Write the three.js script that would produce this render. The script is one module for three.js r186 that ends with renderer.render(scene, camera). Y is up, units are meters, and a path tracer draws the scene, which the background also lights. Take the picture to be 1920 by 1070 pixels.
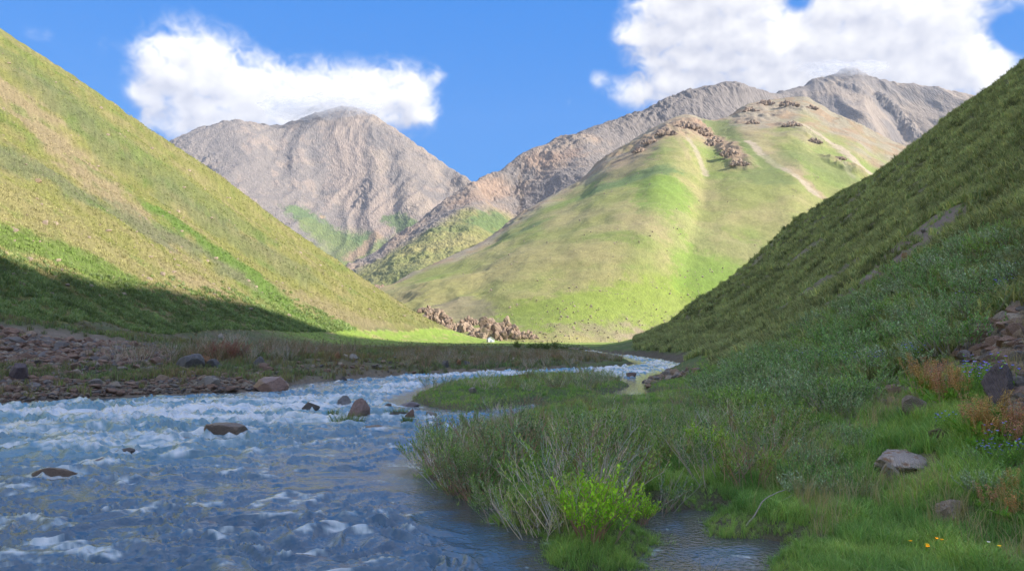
import * as THREE from 'three';
import { mergeGeometries, mergeVertices, toCreasedNormals } from 'three/addons/utils/BufferGeometryUtils.js';
import { createNoise2D, createNoise3D } from 'simplex-noise';

// ---------- camera, sky, sun, exposure ----------
const scene = new THREE.Scene();
const EYE = 2.2, FOCAL = 1450, PITCH = Math.atan(95 / FOCAL);           // photo pixels: 1920 x 1070, horizon at row 630
const camera = new THREE.PerspectiveCamera(2 * Math.atan(535 / FOCAL) * 180 / Math.PI, 1920 / 1070, 0.3, 20000);
camera.position.set(0, EYE, 0);
camera.rotation.x = PITCH;
camera.updateMatrixWorld();
scene.add(camera);

const EXPOSURE = 1.95;
scene.fog = new THREE.FogExp2(new THREE.Color(0.80, 0.88, 1.0), 0.000045);
const T0 = Date.now();
const renderer = new THREE.WebGLRenderer({ antialias: true });
renderer.toneMapping = THREE.LinearToneMapping;
renderer.toneMappingExposure = EXPOSURE;
renderer.shadowMap.enabled = true;

const SUN = new THREE.Vector3(0.83, 0.5, 0.22).normalize();
const sun = new THREE.DirectionalLight(new THREE.Color(1, 0.93, 0.82), 4.9);
sun.position.copy(SUN).multiplyScalar(900);
sun.castShadow = true;
Object.assign(sun.shadow.camera, { left: -900, right: 900, top: 900, bottom: -900, near: 1, far: 3000 });
sun.shadow.mapSize.set(4096, 4096);
scene.add(sun, sun.target);

function rng(seed) { let a = seed >>> 0; return () => { a = (a + 0x6D2B79F5) | 0; let t = Math.imul(a ^ (a >>> 15), 1 | a); t = (t + Math.imul(t ^ (t >>> 7), 61 | t)) ^ t; return ((t ^ (t >>> 14)) >>> 0) / 4294967296; }; }
const n2 = createNoise2D(rng(11)), n3 = createNoise3D(rng(12));
const clamp = (x, a = 0, b = 1) => x < a ? a : x > b ? b : x;
const sstep = (a, b, x) => { const t = clamp((x - a) / (b - a)); return t * t * (3 - 2 * t); };
const lerp = (a, b, t) => a + (b - a) * t;
const mix3 = (a, b, t) => [lerp(a[0], b[0], t), lerp(a[1], b[1], t), lerp(a[2], b[2], t)];
function fbm2(x, y, o = 4, g = 0.5) { let s = 0, a = 1, w = 0; for (let i = 0; i < o; i++) { s += a * n2(x, y); w += a; a *= g; x = x * 2.03 + 17.1; y = y * 2.03 - 9.3; } return s / w; }
function fbm3(x, y, z, o = 4, g = 0.5) { let s = 0, a = 1, w = 0; for (let i = 0; i < o; i++) { s += a * n3(x, y, z); w += a; a *= g; x = x * 2.03 + 17.1; y = y * 2.03 - 9.3; z = z * 2.03 + 4.7; } return s / w; }
function ridge3(x, y, z, o = 4) { let s = 0, a = 1, w = 0; for (let i = 0; i < o; i++) { s += a * (1 - 2 * Math.abs(n3(x, y, z))); w += a; a *= 0.5; x = x * 2.1 + 7.1; y = y * 2.1 - 3.3; z = z * 2.1 + 5.7; } return s / w; }
function pline(pts, x) { if (x <= pts[0][0]) return pts[0][1]; for (let i = 1; i < pts.length; i++) if (x <= pts[i][0]) { const [a, b] = pts[i - 1], [c, d] = pts[i]; const t = (x - a) / (c - a); return lerp(b, d, t * t * (3 - 2 * t) * 0.5 + t * 0.5); } return pts[pts.length - 1][1]; }

// a photo pixel gives a direction; its distance comes from the surface it touches
const CP = Math.cos(PITCH), SP = Math.sin(PITCH);
function dirOf(px, py) { const x = (px - 960) / FOCAL, y = (535 - py) / FOCAL; return new THREE.Vector3(x, y * CP + SP, y * SP - CP); }
function atDepth(px, py, d) { const v = dirOf(px, py); v.multiplyScalar(d / -v.z); v.y += EYE; return v; }
function onLevel(px, py, y = 0) { const v = dirOf(px, py); v.multiplyScalar((y - EYE) / v.y); v.y += EYE; return v; }
function toPixel(x, y, z) { const yy = y - EYE, cz = yy * SP - z * CP, cy = yy * CP + z * SP; return [960 + FOCAL * x / cz, 535 - FOCAL * cy / cz, cz]; }

{ // sky: blue air and broken cumulus, one computed equirectangular texture
  const W = 4096, H = 2048, data = new Float32Array(W * H * 4), D = 180 / Math.PI, S = 25.3;
  const toAE = (px, py) => { const v = dirOf(px, py).normalize(); return [Math.atan2(v.x, -v.z) * D, Math.asin(v.y) * D]; };
  const blob = (l, sgn = 1) => l.map(([px, py, r]) => [...toAE(px, py), r / S, sgn]);
  const blobs = [
    ...blob([[345, 105, 62], [300, 125, 42], [410, 125, 55], [330, 165, 70], [415, 180, 70], [490, 175, 62], [560, 172, 55], [620, 178, 55], [690, 172, 52], [745, 175, 52], [785, 160, 34], [822, 143, 15], [775, 205, 42], [700, 205, 55], [640, 212, 55], [560, 215, 52], [480, 215, 50], [390, 225, 40], [320, 228, 34], [272, 172, 22], [255, 170, 14], [285, 205, 22], [800, 215, 20]]),
    ...blob([[1250, 45, 62], [1330, 35, 95], [1430, 60, 110], [1540, 60, 100], [1640, 90, 105], [1740, 100, 95], [1815, 115, 62], [1205, 66, 34], [1175, 62, 20], [1290, 105, 80], [1400, 125, 85], [1500, 130, 80], [1600, 130, 70], [1700, 140, 70], [1790, 150, 55], [1240, 155, 42], [1270, 165, 42], [1350, -10, 95], [1600, -10, 90], [1290, -40, 85], [1690, 20, 70], [1860, 120, 42], [1890, -20, 60], [1780, 10, 60]]),
    ...blob([[1484, 18, 40], [1712, 55, 26], [1870, 52, 40], [1500, 0, 22], [1905, 70, 30]], -1.1),
    ...blob([[1180, 178, 30], [1150, 165, 26], [1118, 150, 20], [1205, 185, 26]], 0.5),
    ...blob([[310, 205, 24], [400, 193, 18], [262, 145, 20]], -0.6),
    ...blob([[258, 243, 16], [240, 235, 12]], 0.8), ...blob([[195, 82, 14], [60, 62, 20], [1065, 190, 14], [90, 66, 12]], 0.33),
  ];
  const dens = (az, el, soft = false) => {
    let s = 0;
    if (Math.abs(az) < 52 && el < 34 && el > 2)
      for (const [a, e, r, k] of blobs) { const da = (az - a) * Math.cos(el / D), de = el - e, q = (da * da + de * de) / (r * r); if (q < 7) s += k * Math.exp(-q * 1.15) * 0.9; }
    const out = Math.max(sstep(36, 50, Math.abs(az)), sstep(24, 34, el));
    if (out > 0) { const c = 1 / Math.max(0.18, Math.sin(el / D)), x = Math.cos(el / D) * Math.sin(az / D) * c, z = Math.cos(el / D) * Math.cos(az / D) * c; s += out * sstep(-0.5, 0.1, fbm2(x * 0.55 + 3.1, z * 0.55 - 7.7, 3)) * 1.1; }
    if (s <= 0.001) return 0;
    s = s < 0 ? 0 : 1.25 * (1 - Math.exp(-s * 0.9));
    if (soft) return s + 0.30 * fbm2(az * 0.38, el * 0.5, 3);
    const wa = az + 0.7 * fbm2(az * 0.4, el * 0.5, 3), we = el + 0.6 * fbm2(az * 0.4 + 40, el * 0.5, 3);
    const puff = 0.42 - Math.abs(n2(wa * 0.3, we * 0.4)) * 0.5 - Math.abs(n2(wa * 0.7 + 5, we * 0.9)) * 0.35 - Math.abs(n2(wa * 1.6, we * 1.9 + 9)) * 0.2;
    return s + 0.20 * sstep(0.55, 1.05, s) + (0.48 * puff + 0.50 * fbm2(wa * 0.36, we * 0.5, 6, 0.56)) * Math.min(1, s * 1.5 + 0.06);
  };
  for (let j = 0; j < H; j++) {
    const e = ((j + 0.5) / H - 0.5) * Math.PI, el = e * D, up = Math.max(0, Math.sin(e));
    const t = Math.pow(1 - up, 4.2);
    const air = mix3([0.006, 0.235, 0.84], [0.14, 0.48, 0.98], t);
    for (let i = 0; i < W; i++) {
      const k = (j * W + i) * 4, coarse = el > 36 || i < W * 0.11 || i > W * 0.39;
      if (coarse && el > 0.2 && (i & 3 || (j & 3 && el < 89.5))) { const s = ((j - (j & 3)) * W + (i - (i & 3))) * 4; if ((j & 3) && data[s + 3]) { data.copyWithin(k, s, s + 4); continue; } if (i & 3) { data.copyWithin(k, k - 4, k); continue; } }
      let c = air;
      if (el > 0.2) {
        let az = ((i + 0.5) / W - 0.5) * 360 + 90; if (az > 180) az -= 360;
        const d = dens(az, el);
        if (d > 0.14) {
          const a = Math.pow(sstep(0.14, 1.22, d), 1.1) * 0.98;
          if (a > 0.004) {
            const here = dens(az, el, true), near = dens(az + 0.6, el + 0.9, true), deep = dens(az + 0.7, el + 2.4, true);
            const shade = clamp(0.98 + 0.9 * (here - near) - 0.62 * deep + 0.16 * (d - here), 0, 1);
            c = mix3(air, mix3([0.68, 0.70, 0.82], [1.22, 1.20, 1.18], shade), a);
          }
        }
      } else c = [0.17, 0.50, 1.0];
      data[k] = c[0] / EXPOSURE; data[k + 1] = c[1] / EXPOSURE; data[k + 2] = c[2] / EXPOSURE; data[k + 3] = 1;
    }
  }
  const sky = new THREE.DataTexture(data, W, H, THREE.RGBAFormat, THREE.FloatType);
  sky.mapping = THREE.EquirectangularReflectionMapping;
  sky.magFilter = sky.minFilter = THREE.LinearFilter;
  sky.needsUpdate = true;
  scene.background = sky; scene.environment = sky;
}
console.log('sky', Date.now() - T0);

// ---------- helpers for the setting ----------
const taken = {};
function numbered(n) { const k = taken[n] = (taken[n] ?? -1) + 1; return k ? n + '_' + String(k).padStart(3, '0') : n; }
function tag(o, label, category, group, kind) { o.userData = { label, category }; if (group) o.userData.group = group; if (kind) o.userData.kind = kind; o.traverse((m) => { if (m.isMesh) m.castShadow = m.receiveShadow = true; }); return o; }
function place(o, name, label, category, group, kind) { o.name = numbered(name); scene.add(o); return tag(o, label, category, group, kind); }
function surface(pos, idx, col, uv) {
  const g = new THREE.BufferGeometry();
  g.setAttribute('position', new THREE.BufferAttribute(pos, 3));
  if (col) g.setAttribute('color', new THREE.BufferAttribute(col, 3));
  if (uv) g.setAttribute('uv', new THREE.BufferAttribute(uv, 2));
  g.setIndex(new THREE.BufferAttribute(idx instanceof Uint32Array ? idx : Uint32Array.from(idx), 1));
  return g;
}
function grainTexture(size, fn, srgb = true) {
  const d = new Uint8Array(size * size * 4), TAU = Math.PI * 2;
  for (let j = 0; j < size; j++) for (let i = 0; i < size; i++) {
    const v = fn(i / size, j / size), k = (j * size + i) * 4;
    for (let c = 0; c < 3; c++) d[k + c] = clamp(Array.isArray(v) ? v[c] : v) * 255;
    d[k + 3] = 255;
  }
  const t = new THREE.DataTexture(d, size, size);
  t.wrapS = t.wrapT = THREE.RepeatWrapping; t.magFilter = THREE.LinearFilter; t.minFilter = THREE.LinearMipmapLinearFilter; t.generateMipmaps = true;
  if (srgb) t.colorSpace = THREE.SRGBColorSpace;
  t.needsUpdate = true;
  return t;
}
// tileable noise: two periods blended across the tile
function tileNoise(u, v, f, o) { const a = fbm2(u * f, v * f, o), b = fbm2((u - 1) * f, v * f, o), c = fbm2(u * f, (v - 1) * f, o), d = fbm2((u - 1) * f, (v - 1) * f, o); const s = u, t = v; const w = [(1 - s) * (1 - t), s * (1 - t), (1 - s) * t, s * t]; return (a * w[0] + b * w[1] + c * w[2] + d * w[3]) / Math.hypot(...w); }
const grassGrain = grainTexture(512, (u, v) => { const n = tileNoise(u, v, 40, 3), m = tileNoise(u + 0.37, v, 9, 3); const k = 0.93 + 0.12 * n + 0.06 * m; return [k * 1.0, k, k * 0.97]; });
const grassBump = grainTexture(512, (u, v) => 0.5 + 0.4 * tileNoise(u, v, 40, 3) + 0.2 * tileNoise(u + 0.37, v, 9, 3), false);
const rockGrain = grainTexture(512, (u, v) => { const n = tileNoise(u, v, 14, 6), m = 1 - 2 * Math.abs(tileNoise(u, v + 0.3, 7, 4)); const k = 0.93 + 0.12 * n - 0.07 * m; return [k, k * 0.985, k * 0.97]; });
const rockBump = grainTexture(512, (u, v) => 0.5 + 0.35 * tileNoise(u, v, 14, 6) + 0.15 * (1 - 2 * Math.abs(tileNoise(u, v + 0.3, 7, 4))), false);
const tiled = (t, r) => { const c = t.clone(); c.repeat.set(r, r); c.needsUpdate = true; return c; };
const groundMat = new THREE.MeshStandardMaterial({ vertexColors: true, roughness: 0.95, map: tiled(grassGrain, 0.4), bumpMap: tiled(grassBump, 0.4), bumpScale: 0.03 });
const hillMat = new THREE.MeshStandardMaterial({ vertexColors: true, roughness: 0.95, map: tiled(grassGrain, 0.11), bumpMap: tiled(grassBump, 0.11), bumpScale: 0.5 });
const peakMat = new THREE.MeshStandardMaterial({ vertexColors: true, roughness: 0.95, map: tiled(rockGrain, 0.008), bumpMap: tiled(rockBump, 0.008), bumpScale: 3.5 });
const domeMat = new THREE.MeshStandardMaterial({ vertexColors: true, roughness: 0.95, map: tiled(grassGrain, 0.03), bumpMap: tiled(grassBump, 0.03), bumpScale: 0.6 });

// ---------- the river's outline, read off the photograph on the water's level ----------
const shore = [[1200, 1300], [1075, 1085], [1000, 1035], [940, 1000], [880, 955], [825, 922], [785, 898], [800, 872], [835, 838], [880, 812], [935, 787], [990, 770], [1045, 763], [1000, 757], [930, 766], [890, 772], [840, 771], [790, 764], [752, 752], [780, 738], [820, 722], [880, 713], [960, 707], [1060, 704], [1130, 706], [1165, 712], [1190, 722], [1145, 745], [1165, 752], [1205, 748], [1215, 738], [1195, 728], [1212, 708], [1240, 699], [1300, 689], [1312, 685], [1270, 678], [1215, 670], [1150, 663], [1120, 658], [1070, 657], [1120, 664], [1170, 672], [1196, 681], [1180, 686], [1100, 690], [1000, 694], [900, 698], [800, 703], [700, 707], [620, 713], [545, 722], [500, 734], [400, 738], [300, 742], [200, 747], [100, 752], [0, 758], [-200, 768], [-700, 810], [-1100, 1300]].map(([x, y]) => { const p = onLevel(x, y); return [p.x, p.z]; });
const pool = [[1225, 985], [1245, 962], [1295, 960], [1312, 985], [1335, 1008], [1385, 1018], [1445, 1024], [1440, 1046], [1390, 1058], [1400, 1090], [1330, 1150], [1200, 1150], [1080, 1085], [1240, 1072], [1262, 1040]].map(([x, y]) => { const p = onLevel(x, y); return [p.x, p.z]; });
function polyDist(poly, x, z) {   // negative inside
  let d = 1e9, inside = false;
  for (let i = 0, j = poly.length - 1; i < poly.length; j = i++) {
    const [ax, az] = poly[j], [bx, bz] = poly[i], ex = bx - ax, ez = bz - az;
    const t = clamp(((x - ax) * ex + (z - az) * ez) / (ex * ex + ez * ez)), qx = x - ax - ex * t, qz = z - az - ez * t;
    d = Math.min(d, qx * qx + qz * qz);
    if ((az > z) !== (bz > z) && x < ax + (z - az) / (bz - az) * ex) inside = !inside;
  }
  return (inside ? -1 : 1) * Math.sqrt(d);
}
const ragged = (x, z) => 0.20 * n2(x * 0.75, z * 0.75) + 0.10 * n2(x * 2.1 + 7, z * 2.1);
const shoreDist = (x, z) => (x < -120 || x > 40 || z > 5 || z < -150) ? 30 : ragged(x, z) + Math.min(polyDist(shore, x, z), z > -16 && x > -1 && x < 8 ? polyDist(pool, x, z) : 99);
const midStream = [[-150, 12], [-105, 12], [-80, 11], [-62, 9], [-48, 1], [-38, -4], [-28, -9], [-15, -6], [-4, -4]];
const leftBank = (x, z) => x < pline(midStream, z);

// ---------- heights of the near land: banks, the two hillsides that close the valley ----------
const footL = [[-420, -190], [-330, -120], [-285, -62], [-258, -28], [-240, -17], [-215, -24], [-170, -40], [-110, -45], [-60, -38], [-20, -40], [60, -60], [300, -90]];
const footR = [[-400, 60], [-172, 34], [-157, 27], [-120, 23.4], [-75, 18.6], [-45, 12], [-30, 8.6], [-18, 6.6], [-10, 5.6], [-4, 6], [20, 10], [80, 20], [300, 40]];
const softplus = (x, w) => x > w * 12 ? x : w * Math.log(1 + Math.exp(x / w));
const smin = (a, b, k) => { const h = clamp(0.5 + 0.5 * (b - a) / k); return lerp(b, a, h) - k * h * (1 - h); };
const crestR = [[-300, 20], [-200, 70], [-165, 100], [-135, 128], [-112, 170], [-98, 198], [-80, 217], [-60, 229], [-35, 237], [24, 234.5], [90, 234], [300, 230]];
const hillL = (x, z) => {
  const foot = pline(footL, z) + 2.5 * fbm2(z * 0.02 + 5, x * 0.01, 2);
  const a = softplus(foot - x, 4 + 3 * sstep(-120, -230, z)) * 0.69;
  return smin(a, 210 - 0.3 * (foot - x) * 0.4, 30);
};
const hillR = (x, z) => {
  const foot = pline(footR, z), w = lerp(1.6, 5, sstep(15, 110, -z)), s = lerp(0.62, 0.765, Math.max(sstep(10, 60, -z), sstep(18, 70, x - foot)));
  let a = softplus(x - foot, w) * s;
  const zr = -159 + 0.33 * (x - 26) + 4 * n2(x * 0.03, 1.7);                  // the spur's ridge line in plan; beyond it the ground falls away
  a = smin(a, Math.max(0, softplus(x - pline(footR, Math.max(z, zr)), w) * s) - 0.75 * Math.max(0, zr - z), 1.5);
  a += 2.8 * Math.exp(-(((x - 57) / 9) ** 2) - (((z + 150) / 11) ** 2)) + (a > 4 ? 1.2 * n2(x * 0.045, z * 0.045) * sstep(60, 140, -z) : 0);
  return Math.max(0, smin(a, pline(crestR, z) - 0.35 * (x - 330), 12));
};
function land(x, z, sd = shoreDist(x, z)) {
  const far = sstep(130, 450, -z);
  let y;
  if (sd < 0) y = Math.max(-0.7, sd * 0.4) - 0.06;
  else {
    y = -0.06 + 0.22 * sstep(0, 0.7, sd);
    if (leftBank(x, z)) y += 0.25 * sstep(0.3, 3, sd) + 0.55 * sstep(3, 18, sd) * (1 - 0.8 * sstep(60, 120, -z));
    else y += 0.12 * sstep(0.3, 2.5, sd) + 0.22 * sstep(2, 6, sd) * (1 - sstep(60, 120, -z));
    y += Math.min(1, sd * 0.5) * (0.10 * fbm2(x * 0.5, z * 0.5, 3) + 0.15 * fbm2(x * 0.12, z * 0.12, 2));
  }
  y -= 1.95 * far;
  const pile = Math.exp(-(((x + 29) / 11) ** 2)) * Math.exp(-(((z + 41) / 6.5) ** 2));
  const pile2 = Math.exp(-(((x + 15) / 9) ** 2)) * Math.exp(-(((z + 46) / 4) ** 2));
  if (sd > 0) y += (2.0 * pile + 0.55 * pile2) * Math.min(1, sd * 0.25);
  const L = hillL(x, z), R = hillR(x, z);
  y += L + R;
  if (L > 2) y += Math.min(1, (L - 2) * 0.12) * (1.1 * fbm2(z * 0.055, x * 0.012, 3) + 0.35 * fbm2(x * 0.2, z * 0.2, 3));
  if (R > 0.6) y += Math.min(1, (R - 0.6) * 0.15) * (0.9 * fbm2(z * 0.06 + 9, x * 0.02, 3) * sstep(0, 30, -z) + 0.30 * fbm2(x * 0.25, z * 0.25, 3));
  return y;
}
function hit(px, py, far = 640) {   // where the line of sight through a pixel meets the land
  const v = dirOf(px, py), k = 1 / -v.z; v.multiplyScalar(k);
  let a = 3.5, b = a;
  while (b < far) {
    b = a * 1.012 + 0.02;
    if (EYE + v.y * b < land(v.x * b, -b)) { for (let i = 0; i < 18; i++) { const m = (a + b) / 2; if (EYE + v.y * m < land(v.x * m, -m)) b = m; else a = m; } return new THREE.Vector3(v.x * b, EYE + v.y * b, -b); }
    a = b;
  }
  return null;
}
// colour strips: a line through points of the land with a width in metres
function strip(color, width, pts, find, amount = 1) { return { color, width, amount, pts: pts.map(find).filter(Boolean) }; }
function stripWeight(s, x, y, z) {
  let d = 1e18;
  const p = s.pts;
  if (p.length === 1) d = (x - p[0].x) ** 2 + (y - p[0].y) ** 2 + (z - p[0].z) ** 2;
  for (let i = 1; i < p.length; i++) {
    const a = p[i - 1], b = p[i], ex = b.x - a.x, ey = b.y - a.y, ez = b.z - a.z;
    const t = clamp(((x - a.x) * ex + (y - a.y) * ey + (z - a.z) * ez) / (ex * ex + ey * ey + ez * ez));
    const q = (x - a.x - ex * t) ** 2 + (y - a.y - ey * t) ** 2 + (z - a.z - ez * t) ** 2;
    if (q < d) d = q;
  }
  return Math.sqrt(d) / s.width;
}
function painted(base, strips, x, y, z, freq, rough = 0.5) {
  let c = base, noise = null;
  for (const s of strips) {
    const w = stripWeight(s, x, y, z);
    if (w > 2.2) continue;
    noise ??= fbm3(x * freq, y * freq, z * freq, 4, 0.6);
    const k = s.amount * (1 - sstep(0.55, 1.25, w + rough * noise));
    if (k > 0) c = mix3(c, s.color, k);
  }
  return c;
}
const C = {
  grass: [0.29, 0.29, 0.085], lush: [0.16, 0.26, 0.045], dark: [0.115, 0.165, 0.05], sage: [0.17, 0.205, 0.105], tan: [0.40, 0.315, 0.185], straw: [0.36, 0.315, 0.135],
  soil: [0.29, 0.23, 0.205], gravel: [0.25, 0.20, 0.16], mud: [0.13, 0.11, 0.08], rock: [0.35, 0.29, 0.235], greyrock: [0.235, 0.21, 0.195], pink: [0.35, 0.285, 0.24], redrock: [0.37, 0.25, 0.18], green: [0.19, 0.235, 0.07], teal: [0.135, 0.21, 0.07],
};
const leftStrips = [
  strip(C.straw, 22, [[60, 420], [300, 560], [520, 600], [760, 636]], ([x, y]) => hit(x, y), 0.8),
  // low juniper and greener turf just under the skyline, seen as matter in the photograph
  strip([0.21, 0.25, 0.085], 7, [[0, 90], [110, 165], [210, 245], [330, 338], [470, 435]], ([x, y]) => hit(x, y), 0.7),
  strip(C.sage, 7, [[60, 150], [230, 300], [420, 430], [560, 510]], ([x, y]) => hit(x, y), 0.5),
  strip(C.tan, 9, [[0, 165], [60, 225], [130, 290], [215, 375], [300, 440]], ([x, y]) => hit(x, y), 0.95),
  strip(C.tan, 7, [[400, 480], [520, 545], [640, 590], [800, 635]], ([x, y]) => hit(x, y), 0.55),
  strip(C.sage, 8, [[0, 285], [120, 345], [250, 415], [380, 470], [460, 520]], ([x, y]) => hit(x, y), 0.7),
  strip(C.lush, 4.5, [[300, 395], [400, 465], [470, 510], [520, 560], [560, 590], [640, 620]], ([x, y]) => hit(x, y), 0.95),
  strip(C.lush, 6, [[0, 440], [110, 480], [230, 530]], ([x, y]) => hit(x, y), 0.8),
  strip(C.lush, 10, [[560, 600], [680, 632]], ([x, y]) => hit(x, y), 0.7),
  strip(C.tan, 3.5, [[350, 520], [400, 545]], ([x, y]) => hit(x, y), 0.7),
];
const rightStrips = [
  strip(C.soil, 2.0, [[1745, 425], [1700, 465], [1650, 510], [1590, 560]], ([x, y]) => hit(x, y), 1),
  strip(C.soil, 2.6, [[1560, 520], [1500, 560], [1430, 600]], ([x, y]) => hit(x, y), 0.6),
  strip(C.soil, 2.2, [[1520, 470], [1440, 525], [1360, 580]], ([x, y]) => hit(x, y), 0.55),
  strip([0.22, 0.25, 0.03], 1.6, [[1660, 530], [1600, 575], [1540, 600], [1480, 620]], ([x, y]) => hit(x, y), 0.7),
];
const scree = [strip(C.gravel, 4, [[0, 640], [80, 642], [140, 648]], ([x, y]) => hit(x, y, 80)), strip(C.gravel, 2.2, [[0, 715], [200, 722], [450, 722]], ([x, y]) => hit(x, y, 80), 0.7), strip(C.gravel, 2.0, [[1920, 650], [1830, 690], [1700, 750]], ([x, y]) => hit(x, y), 0.9)];
function landColor(x, y, z, sd, cls) {
  const n = fbm2(x * 0.15, z * 0.15, 4), m = fbm2(x * 0.9, z * 0.9, 3);
  if (cls === 'left') {
    const f = fbm3(x * 0.05, y * 0.05, z * 0.09, 4, 0.6), sc = fbm2(z * 0.25 + 0.06 * x, y * 0.03, 3);
    let c = mix3(C.grass, C.straw, sstep(-0.2, 0.5, f + 0.3 * sc));
    c = painted(c, leftStrips, x, y, z, 0.11, 1.0);
    c = mix3(c, C.lush, 0.5 * sstep(0.15, 0.5, fbm3(x * 0.05 + 7, y * 0.09, z * 0.07, 4, 0.6)));
    const k = 1 + 0.22 * m + 0.20 * n2(x * 2.1, z * 2.1) ;
    return [c[0] * k, c[1] * k, c[2] * k];
  }
  if (cls === 'right') {
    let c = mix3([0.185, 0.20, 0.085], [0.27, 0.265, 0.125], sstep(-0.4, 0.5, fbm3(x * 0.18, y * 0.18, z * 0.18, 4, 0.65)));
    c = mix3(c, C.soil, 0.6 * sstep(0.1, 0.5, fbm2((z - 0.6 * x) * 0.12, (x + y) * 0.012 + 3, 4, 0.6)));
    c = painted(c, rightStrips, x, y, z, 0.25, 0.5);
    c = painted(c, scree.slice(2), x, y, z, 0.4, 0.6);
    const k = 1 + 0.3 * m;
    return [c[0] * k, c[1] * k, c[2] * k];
  }
  let c = leftBank(x, z) ? mix3([0.13, 0.15, 0.06], [0.19, 0.16, 0.095], sstep(-0.3, 0.4, n)) : mix3([0.10, 0.16, 0.04], [0.15, 0.18, 0.065], sstep(-0.3, 0.4, n));
  if (z < -100) c = mix3(c, mix3([0.24, 0.34, 0.05], C.straw, sstep(0.1, 0.6, n)), sstep(-125, -150, z));
  if (z > -90) c = painted(c, scree, x, y, z, 0.2, 0.8);
  c = mix3(leftBank(x, z) ? C.gravel : C.mud, c, sstep(0.1, leftBank(x, z) ? 1.8 : 0.7, sd + 0.5 * m));
  const k = 1 + 0.3 * m;
  return [c[0] * k, c[1] * k, c[2] * k];
}
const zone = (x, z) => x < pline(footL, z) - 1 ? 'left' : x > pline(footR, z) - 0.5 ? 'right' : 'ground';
function polarSheet(th, rr) {
  const nc = th.length, nr = rr.length, N = nc * nr, pos = new Float32Array(N * 3), col = new Float32Array(N * 3), uv = new Float32Array(N * 2);
  for (let j = 0; j < nr; j++) for (let i = 0; i < nc; i++) {
    const k = j * nc + i, x = Math.sin(th[i]) * rr[j], z = -Math.cos(th[i]) * rr[j], sd = shoreDist(x, z), y = land(x, z, sd);
    pos.set([x, y, z], k * 3); uv.set([x + 0.5 * y, z + 0.3 * y], k * 2);
    col.set(landColor(x, y, z, sd, zone(x, z)), k * 3);
  }
  const idx = { ground: [], left: [], right: [] };
  for (let j = 0; j < nr - 1; j++) for (let i = 0; i < nc - 1; i++) {
    const a = j * nc + i, b = a + 1, c = a + nc, d = c + 1, x = pos[a * 3], z = pos[a * 3 + 2];
    idx[zone(x, z)].push(a, b, c, b, d, c);
  }
  const out = {}, full = surface(pos, [].concat(...[]), col, uv);
  const whole = surface(pos, new Uint32Array([...Array(0)]), col, uv);
  const all = new Uint32Array((nr - 1) * (nc - 1) * 6); let q = 0;
  for (const k in idx) { all.set(idx[k], q); q += idx[k].length; }
  whole.setIndex(new THREE.BufferAttribute(all, 1)); whole.computeVertexNormals();
  for (const k in idx) if (idx[k].length) {                                // own vertices for each piece
    const map = new Int32Array(N).fill(-1), src = []; const id = Uint32Array.from(idx[k], (v) => map[v] < 0 ? (src.push(v), map[v] = src.length - 1) : map[v]);
    const pick = (a, w) => { const o = new Float32Array(src.length * w); src.forEach((v, i) => { for (let c = 0; c < w; c++) o[i * w + c] = a[v * w + c]; }); return o; };
    const g = surface(pick(pos, 3), id, pick(col, 3), pick(uv, 2));
    g.setAttribute('normal', new THREE.BufferAttribute(pick(whole.attributes.normal.array, 3), 3));
    out[k] = g;
  }
  return out;
}
const span = (a, b, n) => Array.from({ length: n }, (_, i) => lerp(a, b, i / (n - 1)));
const geo = (a, b, n) => Array.from({ length: n }, (_, i) => a * Math.pow(b / a, i / (n - 1)));
{
  const R = Math.PI / 180, front = polarSheet(span(-44 * R, 44 * R, 820), geo(2.2, 640, 430)), rest = polarSheet(span(44 * R, 316 * R, 170), geo(2.2, 640, 130));
  const part = (k, m) => { const g = mergeGeometries([front[k], rest[k]].filter(Boolean)); return new THREE.Mesh(g, m); };
  place(part('ground', groundMat), 'ground', 'river banks and flat valley floor of grass, mud and gravel', 'ground', null, 'structure');
  place(part('left', hillMat), 'hill_left', 'sunlit yellow green hillside across the river, its foot in shadow', 'hillside', null, 'structure');
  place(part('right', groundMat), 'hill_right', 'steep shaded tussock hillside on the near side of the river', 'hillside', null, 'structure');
}
console.log('land', Date.now() - T0);

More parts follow.
